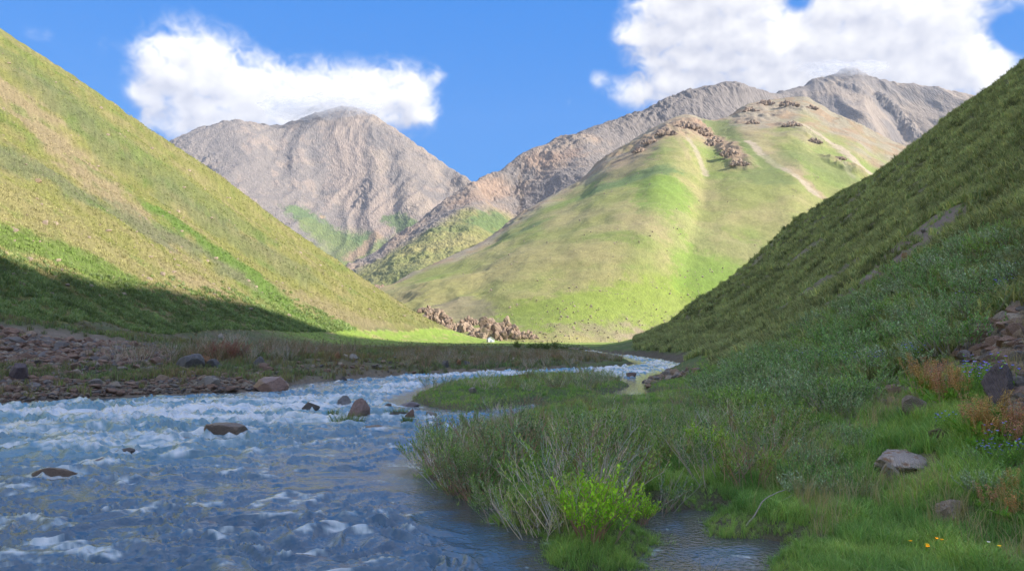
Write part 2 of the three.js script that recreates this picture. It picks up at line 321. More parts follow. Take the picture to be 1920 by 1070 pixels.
// ---------- far mountains: sheets drawn from foot to ridge, with gullies and crags ----------
function cr(p0, p1, p2, p3, t) { const t2 = t * t, t3 = t2 * t; return 0.5 * (2 * p1 + (p2 - p0) * t + (2 * p0 - 5 * p1 + 4 * p2 - p3) * t2 + (3 * p1 - p0 - 3 * p2 + p3) * t3); }
const bend = (x, y, z) => x + 55 * n3(x * 0.0012, y * 0.0016, z * 0.0012) + 7 * n3(x * 0.006, y * 0.008, z * 0.006);
function mountain({ cols, nu, nv, bulge = 0, profile = 1.1, relief, color, strips, material, name, label, uvScale = 1 }) {
  // cols: [ridge px, py, depth, foot px, py, depth, middle push in metres towards the viewer]
  const rows = [0, 0.2, 0.4, 0.6, 0.8, 1, 1.18, 1.5];
  const ctl = cols.map(([rx, ry, rd, fx, fy, fd, push = 0]) => {
    const r = atDepth(rx, ry, rd), f = atDepth(fx, fy, fd);
    return rows.map((v) => {
      if (v > 1) return new THREE.Vector3(r.x, r.y - (v - 1) * (r.y - f.y) * 0.75, r.z - (v - 1) * (rd - fd) * 0.9);
      const p = f.clone().lerp(r, v), b = 4 * v * (1 - v);
      p.y = lerp(f.y, r.y, Math.pow(v, profile)) + bulge * b * (r.y - f.y);
      p.z += push * b;
      return p;
    });
  });
  const nc = cols.length, nr = rows.length, pos = new Float32Array(nu * nv * 3), vv = new Float32Array(nu * nv);
  for (let j = 0; j < nv; j++) {
    const fj = j / (nv - 1) * (nr - 1), j1 = Math.min(nr - 2, Math.floor(fj)), tj = fj - j1;
    for (let i = 0; i < nu; i++) {
      const fi = i / (nu - 1) * (nc - 1), i1 = Math.min(nc - 2, Math.floor(fi)), ti = fi - i1, k = j * nu + i;
      for (const [c, a] of [[0, 'x'], [1, 'y'], [2, 'z']]) {
        const row = (q) => { const P = (m) => ctl[m][clamp(q, 0, nr - 1)][a]; return cr(P(Math.max(0, i1 - 1)), P(i1), P(i1 + 1), P(Math.min(nc - 1, i1 + 2)), ti); };
        pos[k * 3 + c] = cr(row(j1 - 1), row(j1), row(j1 + 1), row(j1 + 2), tj);
      }
      vv[k] = lerp(rows[j1], rows[j1 + 1], tj);
    }
  }
  const idx = [];
  for (let j = 0; j < nv - 1; j++) for (let i = 0; i < nu - 1; i++) { const a = j * nu + i, b = a + 1, c = a + nu, d = c + 1; idx.push(a, b, c, b, d, c); }
  const g = surface(pos, idx);
  const find = ([px, py]) => { let best = null, bd = 1e9; for (let k = 0; k < nu * nv; k++) { if (vv[k] > 1.02) continue; const [x, y] = toPixel(pos[k * 3], pos[k * 3 + 1], pos[k * 3 + 2]), d = (x - px) ** 2 + (y - py) ** 2; if (d < bd) { bd = d; best = k; } } return bd < 900 ? new THREE.Vector3(pos[best * 3], pos[best * 3 + 1], pos[best * 3 + 2]) : null; };
  const made = strips.map(([c, w, pts, amount = 1, crag = 0]) => ({ ...strip(c, w, pts, find, amount), crag }));
  g.computeVertexNormals();
  const nor = g.attributes.normal.array, craggy = made.filter((s) => s.crag);
  const col = new Float32Array(nu * nv * 3), uv = new Float32Array(nu * nv * 2), out = pos.slice();
  for (let k = 0; k < nu * nv; k++) {
    const x = pos[k * 3], y = pos[k * 3 + 1], z = pos[k * 3 + 2], v = vv[k];
    let d = relief(x, y, z, v), cg = 0;
    for (const s of craggy) { const w = stripWeight(s, x, y, z); if (w < 2) { const q = (1 - sstep(0.5, 1.3, w + 0.6 * fbm3(x * 0.02, y * 0.02, z * 0.02, 3))) * s.crag; d += q * (0.6 * ridge3(x * 0.035, y * 0.02, z * 0.035, 4) + 0.4); cg = Math.max(cg, q); } }
    for (let c = 0; c < 3; c++) out[k * 3 + c] += nor[k * 3 + c] * d;
    let c = color(x, y, z, v, d);
    c = painted(c, made, x, y, z, 0.03 / uvScale, 0.7);
    const m = 1 + 0.30 * fbm3(x * 0.06 / uvScale, y * 0.06 / uvScale, z * 0.06 / uvScale, 4, 0.8);
    col.set([c[0] * m, c[1] * m, c[2] * m], k * 3); uv.set([x + 0.2 * y, z + 0.6 * y], k * 2);
  }
  pos.set(out); g.attributes.position.needsUpdate = true;
  g.setAttribute('color', new THREE.BufferAttribute(col, 3)); g.setAttribute('uv', new THREE.BufferAttribute(uv, 2));
  g.computeVertexNormals();
  place(new THREE.Mesh(g, material), name, label, 'mountain', null, 'structure');
  return { find, pos, vv };
}
// the grey peak at the head of the valley
mountain({
  name: 'mountain_peak', label: 'bare grey and pink scree peak with its summit in cloud', material: peakMat, nu: 420, nv: 260, profile: 1.25,
  cols: [[60, 420, 2700, 40, 540, 2100], [200, 330, 2900, 170, 540, 2150], [300, 280, 3000, 270, 540, 2200, 60], [360, 248, 3100, 340, 545, 2200, 90], [400, 236, 3150, 400, 548, 2200, 100], [440, 228, 3220, 450, 550, 2170, 110], [480, 233, 3290, 500, 550, 2180, 100], [520, 237, 3370, 550, 550, 2210, 60], [560, 226, 3400, 590, 548, 2250, 30], [600, 212, 3430, 625, 546, 2280, -15], [640, 201, 3445, 665, 545, 2300, -40], [665, 204, 3445, 690, 545, 2305, -30], [695, 214, 3440, 725, 545, 2310, 0], [720, 230, 3420, 770, 545, 2330, 10], [745, 245, 3400, 800, 545, 2320, 40], [770, 265, 3380, 830, 545, 2310, 50], [800, 288, 3350, 860, 545, 2300, 40], [840, 315, 3300, 900, 545, 2300, 20], [885, 343, 3150, 950, 545, 2300], [960, 400, 3100, 1040, 545, 2300], [1100, 470, 3000, 1150, 545, 2300]],
  relief: (x, y, z, v) => 15 * ridge3(bend(x, y, z) * 0.0048, y * 0.0008, z * 0.0012, 2) * sstep(1.15, 0.7, v) + 4 * ridge3(bend(x, y, z) * 0.013, y * 0.004, z * 0.006, 3) * sstep(0.25, 0.6, v) + 6 * ridge3(x * 0.013, y * 0.013, z * 0.013, 3) * sstep(0.86, 0.99, v) + 2 * fbm3(x * 0.03, y * 0.02, z * 0.03, 3) + 5 * Math.max(0, ridge3(x * 0.022, y * 0.022, z * 0.022, 3)) * sstep(0.18, 0.45, fbm3(x * 0.004, y * 0.004, z * 0.004, 2)),
  color: (x, y, z, v) => {
    const f = fbm3(x * 0.004, y * 0.0015, z * 0.004, 4, 0.6), h = fbm3(x * 0.012, y * 0.003, z * 0.01, 3);
    let c = mix3(C.rock, C.greyrock, sstep(-0.3, 0.2, f + 0.4 * sstep(-500, -900, x)));
    c = mix3(c, C.pink, 0.7 * sstep(0.05, 0.4, h));
    return mix3(C.green, c, sstep(0.18, 0.36, v + 0.12 * f));
  },
  strips: [[C.pink, 90, [[645, 230], [650, 290], [665, 340], [700, 400], [720, 430]], 0.9], [C.greyrock, 80, [[380, 250], [440, 300], [500, 360]], 0.8], [C.greyrock, 60, [[720, 240], [770, 300], [800, 340]], 0.6], [C.teal, 60, [[560, 400], [600, 430], [650, 460], [690, 455]], 0.95], [C.green, 60, [[650, 470], [590, 430]], 0.7], [C.teal, 45, [[735, 415], [770, 430]], 0.9], [C.redrock, 25, [[720, 435], [690, 465], [655, 490]], 0.8], [[0.45, 0.33, 0.2], 12, [[602, 408]], 1], [C.greyrock, 40, [[500, 395], [520, 420]], 0.8, 12], [C.greyrock, 50, [[700, 345], [690, 380]], 0.4, 8], [C.greyrock, 60, [[330, 275], [370, 310]], 0.6, 10], [C.pink, 26, [[690, 420], [725, 440]], 0.8]],
});
// the summit behind on the right, in cloud
mountain({
  name: 'mountain_peak', label: 'far hazy brown peak above the right hand valley, wrapped in cloud', material: peakMat, nu: 260, nv: 150, profile: 1.15,
  cols: [[1330, 240, 3000, 1330, 420, 2200], [1400, 200, 3100, 1400, 420, 2200], [1480, 172, 3200, 1480, 420, 2250], [1530, 152, 3300, 1530, 420, 2300, 60], [1560, 140, 3350, 1570, 420, 2300, 100], [1592, 131, 3400, 1610, 420, 2300, 120], [1625, 142, 3400, 1650, 420, 2300, 60], [1655, 152, 3350, 1690, 420, 2300], [1700, 157, 3300, 1740, 420, 2300, -80], [1760, 170, 3250, 1800, 420, 2300, -60], [1820, 183, 3200, 1860, 420, 2300, 40], [1900, 215, 3100, 1940, 420, 2300], [2100, 300, 3000, 2150, 420, 2300]],
  relief: (x, y, z, v) => 14 * ridge3(bend(x, y, z) * 0.0048 + 7, y * 0.0008, z * 0.0012, 2) + 4 * ridge3(bend(x, y, z) * 0.013 + 2, y * 0.004, z * 0.006, 3) + 5 * ridge3(x * 0.012, y * 0.012, z * 0.012, 3) * sstep(0.88, 0.99, v) + 2 * fbm3(x * 0.03, y * 0.02, z * 0.03, 3),
  color: (x, y, z, v) => { const f = fbm3(x * 0.004 + 3, y * 0.0015, z * 0.004, 4, 0.6); return mix3(C.rock, C.greyrock, sstep(-0.25, 0.2, f)); },
  strips: [[C.greyrock, 35, [[1650, 190], [1690, 225], [1715, 260]], 0.9, 30], [C.rock, 60, [[1740, 220], [1780, 200]], 0.6], [C.greyrock, 40, [[1590, 160], [1630, 185]], 0.5, 14]],
});
// the long grey ridge behind the green dome
mountain({
  name: 'mountain_ridge', label: 'long grey rocky ridge rising behind the green dome shaped mountain', material: peakMat, nu: 460, nv: 240, profile: 1.12,
  cols: [[500, 560, 1250, 480, 645, 1000], [600, 530, 1350, 570, 640, 1050], [665, 497, 1450, 650, 610, 1050], [735, 455, 1550, 740, 610, 1050, 40], [800, 411, 1650, 800, 610, 1050, 60], [840, 380, 1720, 850, 610, 1100, 60], [885, 346, 1800, 900, 605, 1100, 40], [920, 330, 1880, 950, 600, 1100, -20], [960, 306, 1950, 1000, 600, 1150, -60], [1000, 279, 2000, 1050, 600, 1150, -40], [1050, 260, 2050, 1100, 600, 1200, 40], [1100, 245, 2100, 1150, 600, 1200, 50], [1150, 229, 2150, 1200, 600, 1250, 0], [1200, 211, 2200, 1250, 600, 1300, -30], [1240, 195, 2250, 1290, 600, 1300], [1290, 172, 2300, 1340, 600, 1350, 30], [1340, 160, 2330, 1390, 600, 1400, 20], [1385, 155, 2350, 1430, 600, 1400, -20], [1420, 167, 2380, 1470, 600, 1400, -90], [1450, 177, 2420, 1500, 600, 1400, -60], [1500, 190, 2500, 1550, 600, 1400], [1600, 250, 2400, 1650, 600, 1400]],
  relief: (x, y, z, v) => 7 * ridge3(x * 0.006 + 3, y * 0.0018, z * 0.005, 4) * sstep(0.15, 0.4, v) + 4.5 * Math.max(0, ridge3(x * 0.025, y * 0.02, z * 0.025, 4)) * sstep(0.0, 0.35, fbm3(x * 0.005, y * 0.006, z * 0.005, 2)) * sstep(0.4, 0.65, v) + 2.5 * fbm3(x * 0.04, y * 0.03, z * 0.04, 3),
  color: (x, y, z, v) => {
    const f = fbm3(x * 0.005, y * 0.002, z * 0.005, 4, 0.6), right = sstep(-50, 300, x);
    let c = mix3(mix3(C.rock, C.redrock, 0.35), C.greyrock, sstep(-0.35, 0.2, f + 0.5 * right - 0.1));
    const line = lerp(0.80, 0.36, sstep(-150, 160, x));
    return mix3(mix3(C.green, C.straw, 0.45 + 0.5 * f), c, sstep(line - 0.07, line + 0.07, v + 0.12 * f));
  },
  strips: [[C.teal, 35, [[900, 420], [940, 415]], 0.9], [C.teal, 25, [[870, 430], [820, 435]], 0.5], [C.gravel, 6, [[975, 330], [980, 370], [972, 410]], 0.8], [C.greyrock, 70, [[1150, 250], [1250, 230], [1330, 200]], 0.8], [C.redrock, 45, [[860, 375], [930, 350]], 0.5], [C.redrock, 50, [[1020, 300], [1060, 290]], 0.6], [C.rock, 40, [[815, 400], [870, 360]], 0.6, 7], [C.greyrock, 40, [[1290, 180], [1240, 205], [1190, 225]], 0.7, 11], [C.greyrock, 35, [[1385, 165], [1340, 170]], 0.8, 10], [C.rock, 40, [[1090, 262], [1040, 280]], 0.6, 8], [C.straw, 30, [[780, 470], [840, 462], [880, 450]], 0.5]],
});
// the green dome in front
const dome = mountain({
  name: 'mountain_dome', label: 'sunlit green dome shaped mountain with red crags near its top', material: domeMat, nu: 560, nv: 340, profile: 1.05, bulge: 0.02, uvScale: 0.5,
  cols: [[560, 590, 620, 560, 648, 520], [640, 560, 680, 650, 648, 500], [713, 534, 740, 720, 647, 490], [800, 502, 820, 800, 646, 480, 20], [891, 461, 920, 880, 645, 472, 25], [954, 419, 1000, 925, 644, 466, 25], [1017, 377, 1070, 975, 644, 462, 25], [1085, 340, 1140, 1020, 643, 462, 25], [1137, 299, 1190, 1060, 643, 464, 20], [1189, 266, 1240, 1095, 643, 470, 20], [1216, 247, 1270, 1125, 643, 476, 20], [1257, 223, 1300, 1155, 643, 484, 20], [1289, 217, 1320, 1190, 643, 492, 20], [1315, 226, 1335, 1225, 643, 500, 20], [1340, 228, 1350, 1260, 643, 508, 10], [1367, 217, 1370, 1295, 643, 514, 10], [1399, 198, 1395, 1330, 643, 520, 10], [1456, 190, 1420, 1380, 643, 526, 15], [1503, 186, 1425, 1430, 643, 530, 20], [1535, 200, 1405, 1480, 643, 534, 20], [1561, 216, 1380, 1530, 643, 536, 20], [1598, 232, 1355, 1590, 643, 540, 20], [1645, 253, 1320, 1650, 643, 544], [1720, 285, 1280, 1750, 643, 550], [1850, 330, 1200, 1900, 643, 560], [2100, 420, 1100, 2150, 643, 570]],
  relief: (x, y, z, v) => 5 * fbm3(x * 0.006, y * 0.006, z * 0.006, 3) * sstep(0, 0.15, v) + 5 * ridge3(x * 0.010 + 5, y * 0.002, z * 0.008, 4) * sstep(40, -120, x) * sstep(0, 0.2, v) * sstep(0.9, 0.5, v) + 0.6 * fbm3(x * 0.05, y * 0.05, z * 0.05, 3) + 1.1 * ridge3(x * 0.013 + 1, y * 0.003, z * 0.006, 2) * sstep(0.1, 0.3, v) + 3 * Math.max(0, ridge3(x * 0.03, y * 0.02, z * 0.03, 4)) * sstep(0.8, 0.95, v) * sstep(0.0, 0.3, fbm3(x * 0.008 + 4, y * 0.008, z * 0.008, 2)),
  color: (x, y, z, v) => {
    const f = fbm3(x * 0.008, y * 0.005, z * 0.006, 4, 0.6), h = fbm3(x * 0.02, y * 0.03, z * 0.01, 3);
    let c = mix3([0.28, 0.30, 0.09], [0.37, 0.33, 0.145], sstep(-0.5, 0.6, f + 0.5 * h));
    c = mix3(c, [0.20, 0.28, 0.055], 0.7 * sstep(0.05, 0.4, fbm3(x * 0.006 + 9, y * 0.006, z * 0.005, 3)));
    const rocky = sstep(0.74, 0.92, v + 0.16 * f + 0.10 * sstep(150, 350, x) - 0.12 * sstep(-40, -200, x));
    c = mix3(c, mix3(C.rock, C.redrock, sstep(-0.1, 0.3, h)), rocky * 0.85);
    return c;
  },
  strips: [
    [C.straw, 45, [[760, 570], [900, 520], [1060, 480]], 0.55], [C.gravel, 26, [[1000, 600], [1120, 610], [1220, 610], [1280, 600]], 0.55], [[0.34, 0.27, 0.19], 24, [[1200, 625], [1250, 600], [1275, 580]], 0.85], [C.gravel, 20, [[850, 570], [900, 590], [960, 600]], 0.6],
    [C.straw, 40, [[1060, 560], [1120, 530], [1180, 540]], 0.6], [[0.24, 0.33, 0.04], 35, [[1300, 555], [1200, 570], [1080, 575], [1000, 590]], 0.8], [[0.20, 0.31, 0.045], 30, [[1240, 340], [1250, 400], [1290, 440], [1310, 500], [1330, 540]], 0.8],
    [C.teal, 30, [[1130, 350], [1170, 335], [1230, 320]], 0.85], [C.teal, 16, [[980, 430], [1000, 425]], 0.7], [C.tan, 30, [[1300, 430], [1350, 460], [1400, 470]], 0.45], [C.tan, 28, [[1210, 410], [1240, 440]], 0.4], [C.straw, 25, [[1000, 475], [1100, 470], [1200, 485]], 0.4],
    [C.redrock, 40, [[1190, 290], [1170, 320]], 0.5], [C.green, 28, [[1340, 235], [1400, 290], [1450, 340]], 0.9], [C.redrock, 45, [[1230, 260], [1290, 235]], 0.7, 5], [C.redrock, 15, [[1310, 235], [1345, 265], [1365, 280], [1400, 312]], 0.9, 5], [C.rock, 22, [[1400, 225], [1430, 195], [1470, 200]], 0.6, 4], [C.rock, 18, [[1480, 230], [1530, 260]], 0.5, 4], [C.rock, 16, [[1420, 225], [1500, 200]], 0.5, 4], [C.redrock, 18, [[1560, 300], [1600, 320]], 0.5, 8],
    [C.tan, 16, [[1400, 240], [1440, 280], [1500, 320]], 0.6], [C.tan, 9, [[1440, 285], [1500, 330], [1540, 365]], 1], [[0.46, 0.38, 0.28], 11, [[1500, 230], [1560, 270], [1625, 318]], 1], [[0.46, 0.38, 0.28], 6, [[1400, 265], [1450, 305], [1530, 362]], 1], [[0.42, 0.36, 0.25], 5, [[1290, 260], [1310, 300], [1325, 330]], 0.9], [[0.42, 0.36, 0.25], 4, [[1560, 290], [1600, 335]], 0.9], [C.tan, 5, [[1255, 235], [1290, 300]], 0.5],
    [C.green, 35, [[1520, 290], [1580, 330]], 0.6], [C.green, 30, [[1480, 290], [1420, 310]], 0.5], [C.straw, 14, [[700, 545], [760, 530]], 0.5], [C.tan, 22, [[690, 520], [720, 545], [760, 560]], 0.5],
  ],
});
console.log('mountains', Date.now() - T0);

// ---------- water ----------
const flowAt = (x, z) => sstep(1.2, 4.5, -shoreDist(x, z));
function rapids(x, z) {     // how broken the water is
  const a = Math.exp(-(((x + 11) / 10) ** 2) - (((z + 22.5) / 5.5) ** 2)), b = Math.exp(-(((x + 4) / 4) ** 2) - (((z + 33) / 6) ** 2)), c = sstep(-36, -44, z);
  const d = Math.exp(-(((x + 8.5) / 4) ** 2) - (((z + 15) / 2.2) ** 2)) * 0.5, e = Math.exp(-(((x - 0.2) / 1.3) ** 2) - (((z + 17) / 2) ** 2)) * 0.5;
  return clamp(a + b + c * 0.9 + d + e + 0.06);
}
const streamRocks = [];
const breakers = [[655, 1000, 0.30], [640, 985, 0.2], [60, 1040, 0.4], [150, 1048, 0.3], [15, 985, 0.35], [240, 905, 0.35], [20, 920, 0.4], [470, 890, 0.25], [560, 940, 0.2], [430, 1010, 0.14], [560, 1050, 0.2], [120, 830, 0.6], [200, 800, 0.7], [60, 780, 0.8], [500, 850, 0.4], [610, 830, 0.35], [780, 840, 0.2]].map(([x, y, r]) => { const p = onLevel(x, y); return [p.x, p.z, r]; });
function water(x, z, sd) {
  const calm = sstep(0, 1.1, -sd), r = rapids(x, z) * calm, ang = z < -30 ? 0.5 : 0.15, ca = Math.cos(ang), sa = Math.sin(ang), u = x * ca - z * sa, v = x * sa + z * ca;
  const wx = u + 0.5 * n2(u * 0.5, v * 0.5), wz = v + 0.5 * n2(u * 0.5 + 30, v * 0.5);
  const big = 1 - 2 * Math.abs(n2(wx * 0.26, wz * 0.62)), mid = 1 - 2 * Math.abs(n2(wx * 0.62 + 9, wz * 1.55)), sm = 1 - 2 * Math.abs(n2(wx * 1.5, wz * 3.3)), ti = n2(wx * 4, wz * 8.5);
  const amp = lerp(0.004, 0.085, calm) * (0.75 + 0.5 * n2(u * 0.12, v * 0.2));
  let y = 0.82 * amp * (0.30 * big + 0.45 * mid + 0.42 * sm + 0.17 * ti) + r * (0.10 * big + 0.08 * mid + 0.03 * sm);
  let foam = 0;
  const st = fbm2(u * 0.55 + 3, v * 1.3, 5, 0.62), fine = fbm2(u * 2.2, v * 4.5, 4, 0.65);
  const swell = n2(u * 0.16 + 4, v * 0.42), tear = 1 - 2 * Math.abs(fbm2(u * 0.5 + 20, v * 1.5, 4, 0.6));
  foam = sstep(0.50, 1.15, r * (0.44 + 0.75 * swell + 0.25 * big + 0.6 * tear) + 0.42 * fine * (r + 0.1));
  foam = Math.max(foam, 0.9 * sstep(0.54, 0.86, 0.40 * mid + 0.30 * fine + 0.55 * st + 0.25 * swell));
  for (const [bx, bz, br] of breakers) {
    const dx = (x - bx + 0.5 * n2(x * 1.4, z * 1.4)) / (br * 1.7), dz = (z - bz + 0.35 * n2(x * 1.1 + 5, z * 1.3)) / br, q = dx * dx + dz * dz;
    if (q < 4) { const k = Math.exp(-q * 0.9); y += 0.045 * k; foam = Math.max(foam, 0.9 * sstep(0.42, 1.05, k * 0.58 + 0.62 * fine + 0.35 * tear * k)); }
  }
  for (const [rx, rz, rr] of streamRocks) {
    const dx = x - rx, dz = z - rz, d = Math.hypot(dx, dz) / rr;
    if (d < 3.2) { const lee = dx < 0 || dz > 0 ? 1 : 0.5; foam = Math.max(foam, lee * sstep(0.5, 0.95, (1 - sstep(0.9, 2.6, d)) * 0.8 + 0.35 * fine + 0.2 * st)); y += 0.03 * (1 - sstep(0.9, 1.8, d)); }
  }
  return [y * lerp(0.25, 1, calm), foam, r, st];
}
function buildWater() {
  const R = Math.PI / 180, th = span(-43 * R, 24 * R, 720), rr = geo(4.6, 128, 460), nc = th.length, nr = rr.length, N = nc * nr;
  const pos = [], col = [], uv = [], id = new Int32Array(N).fill(-1), idx = [];
  for (let j = 0; j < nr; j++) for (let i = 0; i < nc; i++) {
    const x = Math.sin(th[i]) * rr[j], z = -Math.cos(th[i]) * rr[j], sd = shoreDist(x, z);
    if (sd > 0.6) continue;
    const [y, foam, r, st] = water(x, z, sd);
    id[j * nc + i] = pos.length / 3; pos.push(x, y, z); uv.push(x, z);
    let c = mix3([0.075, 0.140, 0.215], [0.16, 0.33, 0.41], clamp(r * 1.2 + 0.15 * st));
    c = mix3([0.10, 0.105, 0.095], c, sstep(0, 0.5, -sd + 0.3 * st));           // silt shows in the shallows
    c = mix3(c, [0.36, 0.52, 0.57], clamp(foam * 1.8) * 0.75);
    c = mix3(c, [0.78, 0.82, 0.84], Math.pow(foam, 1.5));
    col.push(...c);
  }
  for (let j = 0; j < nr - 1; j++) for (let i = 0; i < nc - 1; i++) { const a = id[j * nc + i], b = id[j * nc + i + 1], c = id[j * nc + nc + i], d = id[j * nc + nc + i + 1]; if (a >= 0 && b >= 0 && c >= 0 && d >= 0) idx.push(a, b, c, b, d, c); }
  const g = surface(new Float32Array(pos), idx, new Float32Array(col), new Float32Array(uv));
  g.computeVertexNormals();
  const ripple = grainTexture(512, (u, v) => 0.5 + 0.35 * tileNoise(u, v, 18, 4) + 0.2 * (1 - 2 * Math.abs(tileNoise(u + 0.2, v, 10, 3))), false);
  const m = new THREE.MeshPhysicalMaterial({ vertexColors: true, roughness: 0.11, ior: 1.33, bumpMap: tiled(ripple, 0.55), bumpScale: 0.010 });
  place(new THREE.Mesh(g, m), 'river', 'fast blue grey mountain river with white rapids', 'river', null, 'structure');
}

// ---------- rocks ----------
class MB {   // collects coloured triangles
  constructor() { this.p = []; this.c = []; }
  tri(a, b, c, col) { this.p.push(...a, ...b, ...c); for (let i = 0; i < 3; i++) this.c.push(...col); }
  tri3(a, b, c, ca, cb, cc) { this.p.push(...a, ...b, ...c); this.c.push(...ca, ...cb, ...cc); }
  leaf(o, d, s, len, wid, col) {   // a folded diamond: from o along d, s to its side
    const m = [o[0] + d[0] * len * 0.45, o[1] + d[1] * len * 0.45, o[2] + d[2] * len * 0.45], t = [o[0] + d[0] * len, o[1] + d[1] * len - len * 0.08, o[2] + d[2] * len];
    const l = [m[0] + s[0] * wid, m[1] + s[1] * wid + wid * 0.4, m[2] + s[2] * wid], r = [m[0] - s[0] * wid, m[1] - s[1] * wid + wid * 0.4, m[2] - s[2] * wid];
    this.tri(o, l, t, col); this.tri(o, t, r, col);
  }
  tube(pts, r0, r1, col, sides = 3) {
    for (let i = 0; i < pts.length - 1; i++) {
      const a = pts[i], b = pts[i + 1], d = new THREE.Vector3(b[0] - a[0], b[1] - a[1], b[2] - a[2]).normalize(), u = new THREE.Vector3(0.3, 0.1, 1).cross(d).normalize(), w = d.clone().cross(u);
      const ra = lerp(r0, r1, i / (pts.length - 1)), rb = lerp(r0, r1, (i + 1) / (pts.length - 1));
      const q = (p, r, k) => { const t = k / sides * Math.PI * 2, x = Math.cos(t) * r, y = Math.sin(t) * r; return [p[0] + u.x * x + w.x * y, p[1] + u.y * x + w.y * y, p[2] + u.z * x + w.z * y]; };
      for (let k = 0; k < sides; k++) { const A = q(a, ra, k), B = q(a, ra, k + 1), D = q(b, rb, k), E = q(b, rb, k + 1); this.tri(A, B, D, col); this.tri(B, E, D, col); }
    }
  }
  geometry() { const g = new THREE.BufferGeometry(); g.setAttribute('position', new THREE.Float32BufferAttribute(this.p, 3)); g.setAttribute('color', new THREE.Float32BufferAttribute(this.c, 3)); g.computeVertexNormals(); return g; }
  mesh(name, m) { const o = new THREE.Mesh(this.geometry(), m); o.name = name; return o; }
}
const vary = (c, r, k = 0.2) => { const f = 1.9 + (r() - 0.5) * 3.5 * k, h = (r() - 0.5) * k; return [c[0] * f * (1 + h), c[1] * f, c[2] * f * (1 - h)]; };
const rockMat = new THREE.MeshStandardMaterial({ vertexColors: true, roughness: 0.9, map: tiled(rockGrain, 1.3), bumpMap: tiled(rockBump, 1.3), bumpScale: 0.05 });
const wetMat = new THREE.MeshStandardMaterial({ vertexColors: true, roughness: 0.38, map: tiled(rockGrain, 1.3), bumpMap: tiled(rockBump, 1.3), bumpScale: 0.02 });
const cragMat = new THREE.MeshStandardMaterial({ vertexColors: true, roughness: 0.95, map: tiled(rockGrain, 0.12), bumpMap: tiled(rockBump, 0.12), bumpScale: 0.5 });
function rockGeometry(seed, detail, color, o = {}) {
  const r = rng(seed), g0 = mergeVertices(new THREE.IcosahedronGeometry(1, detail).deleteAttribute('uv').deleteAttribute('normal')), p = g0.attributes.position, planes = [];
  for (let i = 0; i < (o.planes ?? 16); i++) { const n = new THREE.Vector3(r() * 2 - 1, r() * 2 - 1, r() * 2 - 1).normalize(); planes.push([n, 0.50 + 0.36 * r()]); }
  const v = new THREE.Vector3(), d = new THREE.Vector3(), ox = r() * 50;
  for (let i = 0; i < p.count; i++) {
    d.fromBufferAttribute(p, i).normalize();
    let rad = 1.12;
    for (const [n, h] of planes) { const k = d.dot(n); if (k > 0.05) rad = Math.min(rad, h / k); }
    rad += (o.rough ?? 0.035) * fbm3(d.x * 2.6 + ox, d.y * 2.6, d.z * 2.6, 4, 0.6);
    v.copy(d).multiplyScalar(rad); if (o.peak) { const k = 1 - o.peak * Math.max(0, v.y + 0.1); v.x = v.x * k + 0.15 * v.y; v.z *= k; v.y *= 1.15; } p.setXYZ(i, v.x, v.y, v.z);
  }
  const g = toCreasedNormals(g0, 0.30), q = g.attributes.position, c = [], uv = [];
  for (let i = 0; i < q.count; i++) {
    const x = q.getX(i), y = q.getY(i), z = q.getZ(i);
    let k = color;
    const n = fbm3(x * 1.7 + ox, y * 3.4, z * 1.7, 4, 0.6);
    k = mix3(k, o.second ?? [k[0] * 0.6, k[1] * 0.6, k[2] * 0.62], sstep(-0.1, 0.5, n) * 0.7);
    if (o.lichen) { const l = fbm3(x * 2.6 + 9, y * 2.6, z * 2.6 + ox, 4, 0.6); k = mix3(k, [0.46, 0.20, 0.055], sstep(0.30, 0.40, l) * (g.attributes.normal.getY(i) > -0.1 ? 0.85 : 0)); }
    c.push(...k); uv.push(x * 0.6 + z * 0.3, y * 0.6 + z * 0.5);
  }
  g.setAttribute('color', new THREE.Float32BufferAttribute(c, 3)); g.setAttribute('uv', new THREE.Float32BufferAttribute(uv, 2));
  return g;
}
const RK = { tan: [0.42, 0.32, 0.235], red: [0.36, 0.225, 0.17], pink: [0.44, 0.30, 0.26], grey: [0.28, 0.275, 0.28], dark: [0.12, 0.105, 0.095], pale: [0.60, 0.55, 0.49], brown: [0.23, 0.165, 0.115], purple: [0.25, 0.205, 0.22], orange: [0.48, 0.27, 0.14] };
const keepOut = [], screeLand = [[1940, 560], [1870, 594], [1820, 632], [1785, 668], [1808, 684], [1835, 700], [1850, 725], [1880, 750], [1890, 795], [1940, 815]].map(([x, y]) => { const p = hit(x, y); return [p.x, p.z]; }), inScree = (x, z) => z > -30 && x > 3 && polyDist(screeLand, x, z) < 0;
// one boulder: centre of its foot and its size in the photograph, on the water or on the land
function boulder(px, py, w, h, color, label, o = {}) {
  const at = o.water ? onLevel(px, py) : hit(px, py, 200), depth = -at.z, W = w * depth / FOCAL, Hh = h * depth / FOCAL;
  const m = new THREE.Mesh(rockGeometry(px * 7 + py, 7, color, o), o.wet ? wetMat : rockMat);
  m.scale.set(W * 0.53, Hh * (o.sink ?? 0.85), W * (o.deep ?? 0.42));
  m.position.set(at.x, at.y + Hh * (o.lift ?? 0.22), at.z - W * 0.2);
  m.rotation.set(o.pitch ?? 0, (o.turn ?? 0.3), o.tilt ?? 0);
  keepOut.push([at.x, at.z + W * 0.15, W * 0.52]);
  if (o.water) streamRocks.push([at.x, at.z - W * 0.2, W * 0.5]);
  return place(m, 'boulder', label, 'boulder');
}
const inWater = { water: true, wet: true };
boulder(505, 735, 76, 32, RK.red, 'rust brown boulder sloping into the river from the far bank', { ...inWater, tilt: -0.12, planes: 14 });
boulder(424, 818, 80, 34, RK.brown, 'wet dark brown angular boulder standing alone in the rapids', { ...inWater, tilt: 0.06 });
